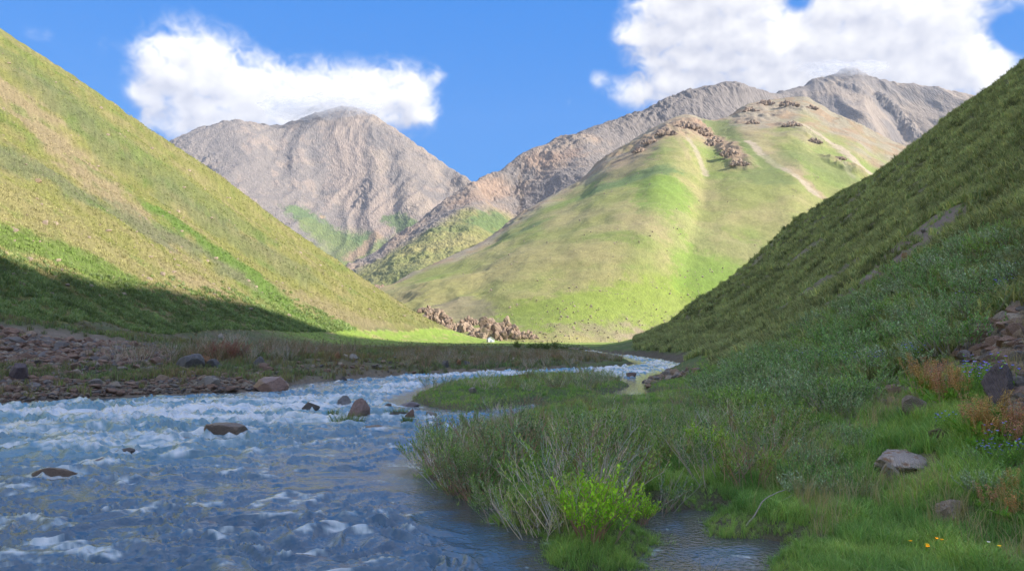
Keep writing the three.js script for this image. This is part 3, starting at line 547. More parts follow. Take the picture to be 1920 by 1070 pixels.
boulder(668, 786, 58, 35, RK.pink, 'tall pointed pink boulder with grass round its foot, in mid river', { water: true, planes: 12, peak: 0.42, sink: 0.75, lift: 0.12, rough: 0.12, second: [0.45, 0.33, 0.30] });
boulder(641, 762, 30, 20, RK.grey, 'small slate grey boulder behind the pointed pink boulder', { ...inWater, planes: 12, peak: 0.5 });
boulder(580, 772, 32, 18, RK.dark, 'small dark boulder in rapids upstream of the lone brown boulder', inWater);
boulder(702, 808, 32, 14, RK.tan, 'low tan speckled stone in the river below the pink boulder', inWater);
boulder(808, 784, 28, 14, RK.pale, 'pale cream rounded stone at the end of the mossy rock line', { water: true });
boulder(770, 785, 20, 18, RK.red, 'small red stone between the mossy rock and the cream stone', inWater);
boulder(742, 784, 42, 12, RK.dark, 'flat dark mossy rock lying in the river', { ...inWater, second: [0.06, 0.08, 0.03] });
boulder(830, 799, 40, 10, RK.red, 'flat reddish stone barely above the river by willow bank', inWater);
boulder(762, 764, 44, 9, RK.purple, 'flat purple grey slab at the tip of the grassy island', inWater);
boulder(725, 770, 22, 12, RK.dark, 'small dark stone beside the mossy rock in the river', inWater);
boulder(640, 716, 20, 9, RK.dark, 'small dark stone in the smooth water near the far bank', inWater);
boulder(386, 724, 46, 20, RK.pale, 'white boulder among brown stones at the far water edge', { lift: 0.3 });
boulder(345, 692, 56, 28, RK.grey, 'large grey layered boulder on the far bank below dry grass', { tilt: 0.1, lift: 0.3 });
boulder(402, 692, 34, 18, RK.grey, 'grey flat topped boulder beside the orange block on the far bank');
boulder(383, 684, 22, 20, RK.orange, 'orange block between two grey boulders on the far bank');
boulder(486, 687, 26, 20, RK.grey, 'blue grey wedge shaped boulder standing on the far bank grass');
boulder(30, 712, 40, 36, RK.purple, 'big purple grey boulder at the foot of the scree', { lift: 0.35 });
boulder(632, 672, 14, 13, RK.orange, 'orange stone on the far bank near low scrub');
boulder(660, 676, 18, 12, RK.pale, 'pale stone next to an orange stone on the far bank');
boulder(836, 688, 18, 14, RK.grey, 'blue grey stone by the water at the brown thicket');
boulder(860, 684, 12, 12, RK.orange, 'yellow brown stone beside the blue grey stone at the thicket');
boulder(874, 686, 16, 12, RK.grey, 'grey stone at the end of the row by the thicket');
boulder(886, 737, 16, 10, RK.pale, 'small white stone in the grass of the island', { lift: 0.6 });
boulder(1142, 717, 46, 10, RK.orange, 'flat orange rock at the upstream end of the island', { water: true });
boulder(1185, 708, 22, 12, RK.pink, 'pinkish rock on the gravel bar by the upstream channel', { water: true });
boulder(1702, 878, 118, 40, [0.72, 0.63, 0.57], 'broad flat pinkish grey rock with orange lichen in the grass', { lichen: true, second: [0.58, 0.49, 0.44], lift: 0.25, sink: 0.55, deep: 0.45, tilt: -0.06, pitch: 0.30, planes: 18, rough: 0.09 });
boulder(1672, 903, 44, 32, [0.70, 0.62, 0.54], 'small lichen spotted rock leaning on the broad flat rock', { lichen: true, second: [0.58, 0.49, 0.44], lift: 0.3, rough: 0.07, pitch: 0.3 });
boulder(1788, 972, 66, 30, [0.72, 0.58, 0.45], 'rough cream rock crusted with orange lichen in tall grass', { lichen: true, second: [0.58, 0.49, 0.44], lift: 0.35, rough: 0.16, pitch: 0.3 });
boulder(1726, 782, 62, 34, [0.50, 0.42, 0.33], 'flat topped brown slab beside the orange dock plants', { lift: 0.35, tilt: 0.14, pitch: 0.2, second: [0.28, 0.21, 0.165] });
boulder(1442, 784, 48, 14, RK.pink, 'half buried pinkish rock among the grey sage', { lift: 0.7 });
boulder(1765, 824, 40, 14, RK.tan, 'small tan rock hidden in herbs behind the flat lichen rock', { lift: 0.7, lichen: true });
boulder(1702, 494, 26, 20, RK.orange, 'rust red rock at the edge of the bare soil streak', { lift: 0.4 });
boulder(1733, 436, 12, 9, RK.pale, 'white stone in the bare soil streak on the hillside', { lift: 0.4 });
boulder(1890, 752, 72, 56, RK.purple, 'big dark purple boulder at the bottom of the right bank scree', { lift: 0.3, planes: 14 });
boulder(1862, 700, 66, 34, RK.brown, 'long tilted brown slab in the right bank scree', { lift: 0.3, tilt: 0.3, second: [0.30, 0.24, 0.17] });
boulder(412, 634, 14, 7, RK.pale, 'lone white stone in the shaded grass below the sunlit hill', { lift: 0.5 });
boulder(70, 342, 14, 7, [0.55, 0.42, 0.28], 'pale flat stone on the sunlit hillside', { lift: 0.5 });
for (const [px, py, w, h, c] of [[100, 893, 74, 15, RK.brown], [185, 872, 60, 12, RK.purple], [230, 851, 52, 11, RK.dark], [282, 828, 44, 10, RK.brown], [325, 828, 50, 11, RK.red], [330, 854, 46, 9, RK.dark], [640, 790, 40, 9, RK.dark], [310, 842, 30, 8, RK.red]])
  boulder(px, py, w, h, c, 'water washed stone just breaking the surface of the river', { ...inWater, lift: 0.2 }).userData.group = 'awash stones in the river';

// stones of the far bank and of the scree on the near slope, each one a thing
{
  const r = rng(77), base = [];
  for (let i = 0; i < 14; i++) base.push(rockGeometry(900 + i, 3, [[0.62, 0.46, 0.34], [0.55, 0.36, 0.27], [0.48, 0.43, 0.39], [0.74, 0.63, 0.51], [0.46, 0.31, 0.235], [0.42, 0.39, 0.38], [0.64, 0.45, 0.35]][i % 7], { planes: 13 }));
  const inside = (poly, x, y) => { let k = false; for (let i = 0, j = poly.length - 1; i < poly.length; j = i++) { const [ax, ay] = poly[j], [bx, by] = poly[i]; if ((ay > y) !== (by > y) && x < ax + (y - ay) / (by - ay) * (bx - ax)) k = !k; } return k; };
  const scatter = (poly, n, wMin, wMax, name, label, group, flat) => {
    const xs = poly.map((p) => p[0]), ys = poly.map((p) => p[1]), x0 = Math.min(...xs), x1 = Math.max(...xs), y0 = Math.min(...ys), y1 = Math.max(...ys);
    const rest = [];
    for (let i = 0, tries = 0; i < n && tries < n * 20; tries++) {
      const px = lerp(x0, x1, r()), py = lerp(y0, y1, r());
      if (!inside(poly, px, py)) continue;
      const p = hit(px, py, 90); if (!p) continue;
      const w = lerp(wMin, wMax, Math.pow(r(), 3)) * -p.z / FOCAL * 0.55, s = [w * (0.8 + 0.5 * r()), w * flat * (0.7 + 0.6 * r()), w * (0.7 + 0.5 * r())];
      const g = base[Math.floor(r() * base.length)], rot = [r() * 0.6 - 0.3, r() * 6.28, r() * 0.6 - 0.3];
      i++;
      if (name) { const m = new THREE.Mesh(g, rockMat); m.position.set(p.x, p.y + s[1] * 0.4, p.z); m.scale.set(...s); m.rotation.set(...rot); place(m, name, label, 'stone', group); }
      else rest.push([p, s, rot, g]);
    }
    return rest;
  };
  const pileL = [[0, 612], [60, 628], [150, 640], [240, 642], [330, 660], [310, 688], [200, 690], [130, 700], [90, 725], [0, 735]];
  const shoreL = [[0, 735], [130, 690], [300, 690], [420, 690], [540, 690], [540, 718], [500, 730], [400, 735], [250, 740], [100, 748], [0, 755]];
  scatter(pileL, 200, 11, 25, 'scree_stone', 'tan or grey stone in the scree slope above the far bank', 'stones of the far bank scree', 0.62);
  scatter(shoreL, 130, 9, 26, 'bank_stone', 'loose brown or grey stone on the grassy far bank by the water', 'stones along the far water edge', 0.6);
  scatter([[560, 700], [560, 660], [760, 655], [760, 690]], 40, 6, 16, 'meadow_stone', 'small pale stone in the brown grass downstream of the thicket', 'stones in the far meadow', 0.6);
  const bar = [[1207, 716], [1240, 703], [1300, 692], [1320, 692], [1290, 703], [1240, 715], [1215, 727]];
  scatter(bar, 60, 7, 20, 'gravel_bar_stone', 'grey or pink stone on the gravel bar beside the upstream channel', 'stones of the gravel bar', 0.6);
  const pileR = [[1920, 568], [1870, 596], [1820, 634], [1790, 668], [1812, 682], [1850, 680], [1835, 700], [1850, 725], [1880, 745], [1890, 790], [1920, 810]];
  scatter(pileR, 290, 16, 46, 'slope_stone', 'sharp brown or dark stone in the scree on the near slope', 'stones of the near slope scree', 0.6);
  scatter([[1622, 728], [1690, 722], [1735, 745], [1720, 764], [1640, 758]], 36, 14, 34, 'ledge_stone', 'dark stone on the small ledge behind the dock plants', 'stones of the small ledge', 0.55);
  const fill = [...scatter(pileL, 3200, 6, 18, null, null, null, 0.6), ...scatter(shoreL, 1500, 5, 13, null, null, null, 0.6), ...scatter(pileR, 1200, 8, 22, null, null, null, 0.6), ...scatter(bar, 250, 4, 9, null, null, null, 0.6), ...scatter([[480, 716], [480, 690], [760, 660], [1000, 672], [760, 700]], 160, 4, 9, null, null, null, 0.5)];
  base.forEach((g, b) => {
    const l = fill.filter((f) => f[3] === g); if (!l.length) return;
    const im = new THREE.InstancedMesh(g, rockMat, l.length), o = new THREE.Object3D();
    l.forEach(([p, s, rot], i) => { o.position.set(p.x, p.y + s[1] * 0.2, p.z); o.scale.set(...s); o.rotation.set(...rot); o.updateMatrix(); im.setMatrixAt(i, o.matrix); });
    place(im, 'gravel', 'small loose stones filling the scree and the water edge', 'gravel', null, 'stuff');
  });
}
// crags: clusters of angular blocks
const blockShapes = Array.from({ length: 10 }, (_, i) => rockGeometry(1200 + i, 4, [[0.41, 0.31, 0.225], [0.34, 0.25, 0.185], [0.46, 0.355, 0.26]][i % 3], { planes: 18, rough: 0.09, second: [0.24, 0.175, 0.14] }));
function crag(px, py, w, h, at, name, label, grey = 0) {
  const d = -at.z, W = w * d / FOCAL, H = h * d / FOCAL, r = rng(px * 3 + py), parts = [], M = new THREE.Matrix4(), e = new THREE.Euler(), q = new THREE.Quaternion();
  const n = Math.round(26 + w * 0.8);
  for (let i = 0; i < n; i++) {
    const u = (i + r()) / n * 2 - 1, top = (1 - 0.75 * u * u) * (0.55 + 0.5 * r()), bw = W * (0.05 + 0.075 * r());
    e.set((r() - 0.5) * 0.3, r() * 6.28, (r() - 0.5) * 0.35);
    const up = r() * 0.75, bh = Math.min(H * top * 0.55, bw * (0.9 + 0.9 * r()));
    M.compose(new THREE.Vector3(u * W * 0.5, H * top * up, (r() - 0.3) * W * 0.16 - H * top * up * 0.7), q.setFromEuler(e), new THREE.Vector3(bw * 1.15, bh, bw * (0.8 + 0.5 * r())));
    parts.push(blockShapes[Math.floor(r() * 10)].clone().applyMatrix4(M));
  }
  const g = mergeGeometries(parts), m = new THREE.Mesh(g, cragMat);
  m.position.copy(at); m.position.y -= H * 0.06;
  place(m, name, label, 'rocks');
}
for (const [px, py, w, h, label] of [[930, 636, 96, 56, 'broad red brown cliff above the white tent'], [848, 624, 84, 30, 'low red cliff with jagged top beside the broad cliff'], [815, 604, 60, 34, 'small jagged crag above the low cliff'], [882, 610, 40, 22, 'dark crag between the two cliffs'], [987, 634, 42, 18, 'isolated red crag on the meadow edge'], [692, 516, 34, 12, 'pale crag at the mouth of the side gully'], [798, 586, 34, 18, 'topmost small crag on the gully side of the dome']]) {
  let at = (py > 625 ? hit(px, py) : null) ?? dome.find([px, py]); if (!at) continue;
  if (-at.z > 540) at = dome.find([px, py]) ?? at;
  crag(px, py, w, h, at, 'cliff', label);
}
for (const [px, py, w, h, label] of [[1290, 240, 46, 22, 'red crag on the nearer summit of the green dome'], [1250, 252, 40, 16, 'low red crag beside the nearer dome summit'], [1222, 268, 36, 16, 'red rocks on the shoulder below the dome summit'], [1318, 252, 34, 22, 'red crag at the head of the rock rib'], [1342, 272, 36, 26, 'tall red crag halfway along the rock rib'], [1368, 290, 34, 26, 'largest red crag on the descending rock rib'], [1388, 310, 34, 16, 'lowest red crag at the end of the rock rib'], [1200, 285, 30, 12, 'scattered red rocks on the dome shoulder edge'], [1408, 208, 30, 14, 'grey brown crag on the ridge behind the rock rib'], [1438, 198, 36, 16, 'jagged brown crag on the highest dome ridge'], [1480, 196, 34, 12, 'low brown crag on the highest dome ridge'], [1520, 204, 28, 10, 'small crag where the dome ridge starts to fall'], [1412, 232, 24, 12, 'lone crag in the grass hollow below the ridge'], [1486, 236, 36, 14, 'brown crag band under the highest ridge'], [1528, 268, 30, 12, 'brown crag beside the long scree chute'], [1574, 298, 28, 9, 'tiny crag low on the far flank of the dome']]) { const at = dome.find([px, py]); if (at) crag(px, py, w, h, at, 'crag', label); }
{ // stones strewn over the lower dome
  const r = rng(505), list = [], M = new THREE.Object3D(), col = new THREE.Color(), N = dome.vv.length;
  for (let i = 0; i < 60000 && list.length < 4200; i++) {
    const k = Math.floor(r() * N), v = dome.vv[k], x = dome.pos[k * 3], y = dome.pos[k * 3 + 1], z = dome.pos[k * 3 + 2];
    if (v > 0.9 || fbm3(x * 0.02, y * 0.03, z * 0.02, 3) + 0.5 * sstep(0.22, 0.02, v) < 0.12 + 0.8 * r() * sstep(0, 0.3, v)) continue;
    list.push([x + (r() - 0.5) * 3, y, z + (r() - 0.5) * 3, 0.22 + 0.7 * r() ** 4, r()]);
  }
  const im = new THREE.InstancedMesh(rockGeometry(98, 1, [0.55, 0.46, 0.36], { planes: 9 }), cragMat, list.length);
  list.forEach(([x, y, z, s, t], i) => { M.position.set(x, y, z); M.rotation.set(t * 3, t * 20, 0); M.scale.set(s, s * 0.7, s); M.updateMatrix(); im.setMatrixAt(i, M.matrix); col.setScalar(0.7 + 0.5 * t); im.setColorAt(i, col); });
  place(im, 'loose_gravel', 'loose stones strewn over the lower slopes of the green dome', 'gravel', null, 'stuff');
}
console.log('rocks', Date.now() - T0);

// ---------- plants ----------
const leafMat = new THREE.MeshPhysicalMaterial({ vertexColors: true, roughness: 0.85, transmission: 0.3, thickness: 0, specularIntensity: 0.4 });
const stemMat = new THREE.MeshStandardMaterial({ vertexColors: true, roughness: 0.9 });
const unit = (v) => { const l = Math.hypot(...v) || 1; return v.map((x) => x / l); };
const cross = (a, b) => [a[1] * b[2] - a[2] * b[1], a[2] * b[0] - a[0] * b[2], a[0] * b[1] - a[1] * b[0]];
function arc(o, yaw, lean, len, n, droop, r) {   // a stem that leans out and bends
  const pts = [o.slice()]; let p = o.slice(), a = lean, y = yaw;
  for (let i = 0; i < n; i++) { const d = [Math.cos(y) * Math.sin(a), Math.cos(a), Math.sin(y) * Math.sin(a)]; p = p.map((v, k) => v + d[k] * len / n); pts.push(p.slice()); a += droop / n + (r() - 0.5) * 0.25; y += (r() - 0.5) * 0.4; }
  return pts;
}
const along = (pts, t) => { const f = t * (pts.length - 1), i = Math.min(pts.length - 2, Math.floor(f)), k = f - i; return [pts[i].map((v, c) => lerp(v, pts[i + 1][c], k)), unit(pts[i].map((v, c) => pts[i + 1][c] - v))]; };
function leafy(mb, pts, from, step, len, wid, colors, r, up = 0.3) {
  const L = pts.reduce((s, p, i) => i ? s + Math.hypot(p[0] - pts[i - 1][0], p[1] - pts[i - 1][1], p[2] - pts[i - 1][2]) : 0, 0);
  for (let t = from; t < 1; t += step / L) {
    const [o, d] = along(pts, Math.min(t, 0.999)), a = r() * 6.28, out = unit([d[0] * 0.7 + Math.cos(a) * 0.8, d[1] * 0.7 + up + (r() - 0.5) * 0.5, d[2] * 0.7 + Math.sin(a) * 0.8]), s = unit(cross(out, [r() - 0.5, 1, r() - 0.5]));
    mb.leaf(o, out, s, len * (0.65 + 0.6 * r()), wid * (0.7 + 0.5 * r()), vary(colors[Math.floor(r() * colors.length)], r, 0.22));
  }
}
function shrub(seed, { h, stems, lean, twigs, step, len, wid, leaves, wood, bare = 0, spread = 0.15, from = 0.25 }) {
  const r = rng(seed), S = new MB(), F = new MB(), g = new THREE.Group();
  for (let i = 0; i < stems; i++) {
    const yaw = r() * 6.28, pts = arc([Math.cos(yaw) * spread * r(), -0.05, Math.sin(yaw) * spread * r()], yaw, lean * Math.sqrt(r()), h * (0.65 + 0.5 * r()), 6, 0.35 * r() - 0.1, r);
    const wc = vary(wood, r, 0.25);
    S.tube(pts, 0.0075, 0.0025, wc);
    const dry = r() < bare;
    if (!dry) leafy(F, pts, 0.45, step, len, wid, leaves, r);
    for (let k = 0; k < twigs; k++) {
      const [o, d] = along(pts, from + (1 - from) * 0.92 * r()), tw = arc(o, Math.atan2(d[2], d[0]) + (r() - 0.5) * 2.6, 0.25 + 0.6 * r(), h * (0.16 + 0.22 * r()), 3, -0.2, r);
      S.tube(tw, 0.0034, 0.0014, wc);
      if (!dry || r() < 0.12) leafy(F, tw, 0.15, step, len, wid, leaves, r);
    }
  }
  g.add(S.mesh('stem', stemMat), F.mesh('foliage', leafMat));
  return g;
}
function copies(protos, spots, name, label, category, group, scale = [0.8, 1.25]) {
  const r = rng(spots.length * 31 + name.length);
  spots.forEach((p, i) => {
    const o = protos[i % protos.length].clone(), s = lerp(scale[0], scale[1], r()) * (p.s ?? 1);
    o.position.copy(p); o.rotation.y = r() * 6.28; o.scale.set(s, s * (0.85 + 0.3 * r()), s);
    place(o, name, label, category, group);
  });
}
function spotsIn(poly, n, gap, seed, ok = () => true) {
  const r = rng(seed), out = [], xs = poly.map((p) => p[0]), ys = poly.map((p) => p[1]);
  const inside = (x, y) => { let k = false; for (let i = 0, j = poly.length - 1; i < poly.length; j = i++) { const [ax, ay] = poly[j], [bx, by] = poly[i]; if ((ay > y) !== (by > y) && x < ax + (y - ay) / (by - ay) * (bx - ax)) k = !k; } return k; };
  const world = poly.map(([x, y]) => hit(x, y, 200)), wx = world.map((p) => p.x), wz = world.map((p) => p.z), wp = world.map((p) => [p.x, p.z]);
  for (let t = 0; t < n * 60 && out.length < n; t++) {     // evenly over the ground, not over the picture
    const x = lerp(Math.min(...wx), Math.max(...wx), r()), z = lerp(Math.min(...wz), Math.max(...wz), r());
    if (polyDist(wp, x, z) > 0) continue;
    const p = new THREE.Vector3(x, land(x, z), z);
    if (out.some((q) => Math.hypot(q.x - x, q.z - z) < gap) || !ok(x, z)) continue;
    out.push(p);
  }
  return out;
}
const GR = { willow: [[0.13, 0.225, 0.05], [0.17, 0.265, 0.065], [0.11, 0.19, 0.045], [0.21, 0.275, 0.09]], bright: [[0.28, 0.46, 0.03], [0.34, 0.50, 0.045], [0.19, 0.35, 0.03]], sage: [[0.18, 0.245, 0.125], [0.14, 0.205, 0.09], [0.23, 0.28, 0.165], [0.115, 0.185, 0.07]], herb: [[0.15, 0.28, 0.045], [0.19, 0.32, 0.05], [0.12, 0.23, 0.04]] };
const wood = [0.34, 0.265, 0.21], redwood = [0.26, 0.15, 0.11], greywood = [0.44, 0.38, 0.32];
const dry = (d) => (x, z) => shoreDist(x, z) > d;
{
  const tones = [GR.willow, GR.willow.map(([a, b, c]) => [a * 1.35, b * 1.2, c]), GR.willow.map(([a, b, c]) => [a, b * 0.95, c * 1.7]), GR.willow.map(([a, b, c]) => [a * 1.15, b * 1.25, c * 0.9])];
  const willows = [0, 1, 2, 3, 4, 5, 6].map((k) => shrub(100 + k, { h: 0.8, stems: [22, 18, 24, 16, 20, 26, 18][k], lean: 0.8, twigs: 6, step: 0.021 + 0.006 * (k % 3), len: 0.05 + 0.008 * (k % 2), wid: 0.012, leaves: tones[k % 4], wood: [wood, greywood, redwood][k % 3], bare: [0.2, 0.4, 0.3, 0.75, 0.25, 0.35, 0.6][k], spread: 0.36 }));
  const pen = [[810, 885], [850, 830], [900, 800], [960, 780], [1060, 762], [1200, 750], [1310, 740], [1430, 745], [1480, 800], [1500, 870], [1440, 915], [1300, 930], [1230, 950], [1190, 1000], [1060, 1010], [960, 975], [890, 935]];
  copies(willows, spotsIn(pen, 130, 0.42, 5, dry(0.12)).map((p) => (p.s = lerp(1, 0.36, sstep(10, 19, -p.z)), p)), 'willow_shrub', 'leafy green willow shrub with bare twigs on the near river bank', 'shrub', 'willow shrubs of the near bank', [0.75, 1.1]);
  const edge = [[800, 895], [830, 920], [880, 950], [940, 990], [1000, 1022], [860, 935], [910, 968], [970, 1005], [825, 900], [870, 925], [790, 888], [830, 860], [870, 828], [920, 800], [975, 778]].map(([x, y]) => hit(x + 14, y - 14));
  copies(willows.slice(0, 3), edge, 'willow_shrub', 'leafy green willow shrub with bare twigs on the near river bank', 'shrub', 'willow shrubs of the near bank', [0.65, 0.95]);
  const isl = [[775, 753], [830, 722], [900, 712], [1000, 706], [1110, 705], [1180, 714], [1135, 742], [1050, 760], [930, 765], [860, 768]];
  copies(willows.slice(1), spotsIn(isl, 46, 0.55, 6, (x, z) => shoreDist(x, z) > 0.3 && z < -27.5 && z > -40), 'island_willow', 'low grey green willow shrub on the grassy island in the river', 'shrub', 'willow shrubs of the island', [0.5, 0.8]);
  const bright = shrub(131, { h: 0.62, stems: 30, lean: 0.7, twigs: 6, step: 0.022, len: 0.055, wid: 0.013, leaves: GR.bright, wood: redwood, spread: 0.3, from: 0.3 });
  bright.position.copy(hit(1105, 1010)); bright.scale.set(1.05, 1.1, 1.05);
  place(bright, 'willow_shrub', 'bright yellow green young willow bush at the water edge', 'shrub');
  const b2 = bright.clone(); b2.position.copy(hit(1195, 985)); b2.scale.setScalar(0.55); b2.rotation.y = 2; place(b2, 'willow_shrub', 'smaller bright yellow green willow sprig beside the bright young bush', 'shrub');
  const b3 = bright.clone(); b3.position.copy(hit(1330, 850)); b3.scale.setScalar(0.75); b3.rotation.y = 4; place(b3, 'willow_shrub', 'fresh green willow bush standing among the dull green shrubs', 'shrub');
  // sage on the right slope
  const sageTone = [[1.3, 1.3, 1.2], [1.05, 1.25, 0.8], [1.5, 1.4, 1.5], [0.95, 1.0, 0.8], [1.25, 1.35, 0.7]];
  const sages = [0, 1, 2, 3, 4].map((k) => shrub(201 + k, { h: [0.42, 0.5, 0.36, 0.44, 0.4][k], stems: [46, 38, 50, 34, 44][k], lean: 0.85, twigs: 3, step: 0.018, len: 0.05, wid: 0.0095, leaves: GR.sage.map((c) => c.map((v, q) => v * sageTone[k][q])), wood: [0.20, 0.17, 0.14], spread: 0.28, from: 0.2 }));
  const sg = [[1330, 705], [1480, 640], [1560, 600], [1680, 530], [1800, 470], [1915, 430], [1915, 560], [1820, 620], [1780, 680], [1640, 720], [1600, 780], [1440, 800], [1330, 760]];
  copies(sages, spotsIn(sg, 270, 0.5, 8, (x, z) => shoreDist(x, z) > 0.8 && z > -48 && !inScree(x, z)), 'sage_shrub', 'grey green sage shrub on the shaded lower slope', 'shrub', 'sage shrubs of the near slope', [0.85, 1.75]);
  copies(sages, [[1815, 900], [1860, 885], [1850, 920]].map(([x, y]) => hit(x, y)), 'sage_shrub', 'woolly grey sage standing alone in tall grass near the lichen rocks', 'shrub', 'sages in the tall grass', [0.55, 0.7]);
  copies(sages, spotsIn([[1560, 830], [1640, 800], [1600, 940], [1480, 950], [1500, 880]], 12, 0.3, 12), 'sage_shrub', 'small grey sage at the edge between willows and tall grass', 'shrub', 'sages at the willow edge', [0.5, 0.8]);
  // far bank scrub
  const scrubs = [1, 2, 3].map((k) => shrub(300 + k, { h: 0.75, stems: 26, lean: 0.6, twigs: 5, step: 0.05, len: 0.05, wid: 0.012, leaves: [[0.12, 0.155, 0.055], [0.15, 0.165, 0.075], [0.13, 0.14, 0.065]], wood: [[0.29, 0.225, 0.185], [0.30, 0.18, 0.13], [0.34, 0.285, 0.23]][k - 1], bare: 0.45, spread: 0.3 }));
  copies(scrubs, spotsIn([[170, 668], [330, 660], [560, 660], [680, 662], [560, 674], [330, 684], [210, 682]], 70, 0.8, 21, dry(1)), 'scrub_bush', 'dull brown scrub bush on the far bank below the shaded hill', 'shrub', 'scrub of the far bank', [0.8, 1.4]);
  copies(scrubs, spotsIn([[740, 668], [900, 664], [1050, 666], [1160, 674], [1185, 683], [1000, 689], [800, 697], [720, 690]], 130, 0.8, 22, dry(0.8)), 'scrub_bush', 'brown leafless thicket bush on the river bend spit', 'shrub', 'thicket on the river bend', [0.55, 1.0]);
  const red = shrub(310, { h: 0.7, stems: 40, lean: 0.6, twigs: 6, step: 0.03, len: 0.04, wid: 0.012, leaves: [[0.22, 0.10, 0.07], [0.17, 0.09, 0.06]], wood: redwood, bare: 0.3, spread: 0.4 });
  [[395, 670], [420, 672], [445, 670]].forEach(([x, y], i) => { const o = i ? red.clone() : red; o.position.copy(hit(x, y)); o.scale.setScalar(1.3); o.rotation.y = i; place(o, 'scrub_bush', 'rust red bush above the grey boulders of the far bank', 'shrub', 'rust red bushes'); });
  // dark bushes at the edge of the sunlit floor
  const bushes = [[970, 656, 15, 20, 'narrow dark bush standing highest at the edge of the sunlit floor'], [1000, 657, 30, 14, 'low spreading green bush between two dark bushes'], [1031, 658, 36, 20, 'round dense dark green bush at the edge of the sunlit floor'], [1058, 656, 18, 8, 'small flat bush beside the round dark bush'], [1094, 658, 16, 6, 'tiny dark bush by the far bend of the river']];
  bushes.forEach(([px, py, w, h, label], i) => {
    const p = hit(px, py) , d = -p.z, o = shrub(400 + i, { h: 1, stems: 34, lean: 0.95, twigs: 7, step: 0.05, len: 0.10, wid: 0.035, leaves: [[0.075, 0.115, 0.03], [0.11, 0.15, 0.04]], wood, spread: 0.4 });
    o.position.copy(p); o.scale.set(w * d / FOCAL / 1.7, h * d / FOCAL / 1.05, w * d / FOCAL / 1.7);
    place(o, 'dark_bush', label, 'bush');
  });
}
console.log('shrubs', Date.now() - T0);
{ // dock, flowers, tall herbs
  const dock = (seed, tall, hue) => {
    const r = rng(seed), S = new MB(), H = new MB(), F = new MB(), g = new THREE.Group();
    for (let i = 0; i < 13; i++) {
      const yaw = r() * 6.28, pts = arc([Math.cos(yaw) * 0.16 * r(), -0.05, Math.sin(yaw) * 0.16 * r()], yaw, 0.3 * r(), tall * (0.7 + 0.45 * r()), 5, 0.25, r);
      S.tube(pts, 0.006, 0.003, vary([0.30, 0.22, 0.10], r));
      for (let k = 0; k < 70; k++) { const [o] = along(pts, 0.42 + 0.57 * r()), a = r() * 6.28, q = 0.012 + 0.028 * r(), d = [Math.cos(a) * 0.8, r() - 0.2, Math.sin(a) * 0.8]; H.leaf(o.map((v, c) => v + d[c] * q), unit(d), unit(cross(d, [0.1, 1, 0.2])), 0.026, 0.010, vary(hue, r, 0.3)); }
      leafy(F, arc([0, -0.03, 0], yaw + 1, 0.8 + 0.4 * r(), 0.3 + 0.15 * r(), 3, 0.5, r), 0.2, 0.06, 0.16, 0.03, GR.herb, r, 0.6);
    }
    g.add(S.mesh('stem', stemMat), H.mesh('seed_head', stemMat), F.mesh('leaves', leafMat)); g.children[2].name = 'foliage';
    return g;
  };
  const hues = [[0.34, 0.19, 0.07], [0.32, 0.155, 0.095], [0.33, 0.22, 0.07]], protos = hues.map((h, i) => dock(500 + i, 0.62, h));
  const group = (label, grp, px, s, off = 0) => copies(px.map((_, i) => protos[(i + off) % 3]), px.map(([x, y]) => hit(x, y)), 'dock_plant', label, 'plant', grp, s);
  group('orange brown dock plant in seed beside the near scree', 'dock plants beside the scree', [[1725, 728], [1750, 735], [1775, 742], [1795, 735], [1770, 760], [1740, 748], [1810, 752]], [0.75, 1.0]);
  group('rust coloured dock plant behind the flat lichen rock', 'dock plants behind the lichen rock', [[1820, 815], [1850, 820], [1880, 825], [1905, 815], [1870, 800], [1840, 840], [1900, 840]], [0.6, 0.85], 1);
  group('reddish dock plant in the tall grass near the rough lichen rock', 'dock plants in the tall grass', [[1860, 960], [1900, 945], [1915, 985]], [0.5, 0.65], 1);
  group('small orange dock plant among the sage upstream', 'dock plants among the sage', [[1395, 712], [1410, 714], [1425, 713], [1404, 708]], [0.7, 0.9]);
  const flower = (seed, tall, petal, n, size, count) => {
    const r = rng(seed), S = new MB(), P = new MB(), F = new MB(), g = new THREE.Group();
    for (let i = 0; i < count; i++) {
      const yaw = r() * 6.28, pts = arc([Math.cos(yaw) * 0.14 * r(), -0.04, Math.sin(yaw) * 0.14 * r()], yaw, 0.45 * r(), tall * (0.7 + 0.5 * r()), 4, 0.2, r), [o] = along(pts, 0.999);
      S.tube(pts, 0.003, 0.002, vary([0.12, 0.18, 0.05], r));
      const c = vary(petal, r, 0.2), tilt = [(r() - 0.5) * 0.8, 1, (r() - 0.5) * 0.8 + 0.4];
      for (let k = 0; k < n; k++) { const a = k / n * 6.28, d = unit([Math.cos(a), 0.25, Math.sin(a)].map((v, q) => v + tilt[q] * 0.3)); P.leaf(o, d, unit(cross(d, tilt)), size, size * 0.42, c); }
      leafy(F, pts, 0.05, 0.04, 0.06, 0.012, GR.herb, r);
    }
    g.add(S.mesh('stem', stemMat), P.mesh('petal', leafMat), F.mesh('foliage', leafMat));
    return g;
  };
  const blue = [flower(601, 0.42, [0.20, 0.19, 0.62], 5, 0.026, 16), flower(602, 0.46, [0.30, 0.24, 0.60], 5, 0.028, 12)];
  const sage2 = (list) => list.map(([x, y]) => hit(x, y));
  copies(blue, sage2([[1585, 705], [1600, 700], [1625, 698], [1640, 702], [1655, 695], [1690, 680], [1705, 672], [1560, 700], [1480, 706], [1500, 700], [1715, 690]]), 'blue_flower', 'blue violet flowers on thin stems along the edge of the sage', 'flowers', 'blue flowers along the sage');
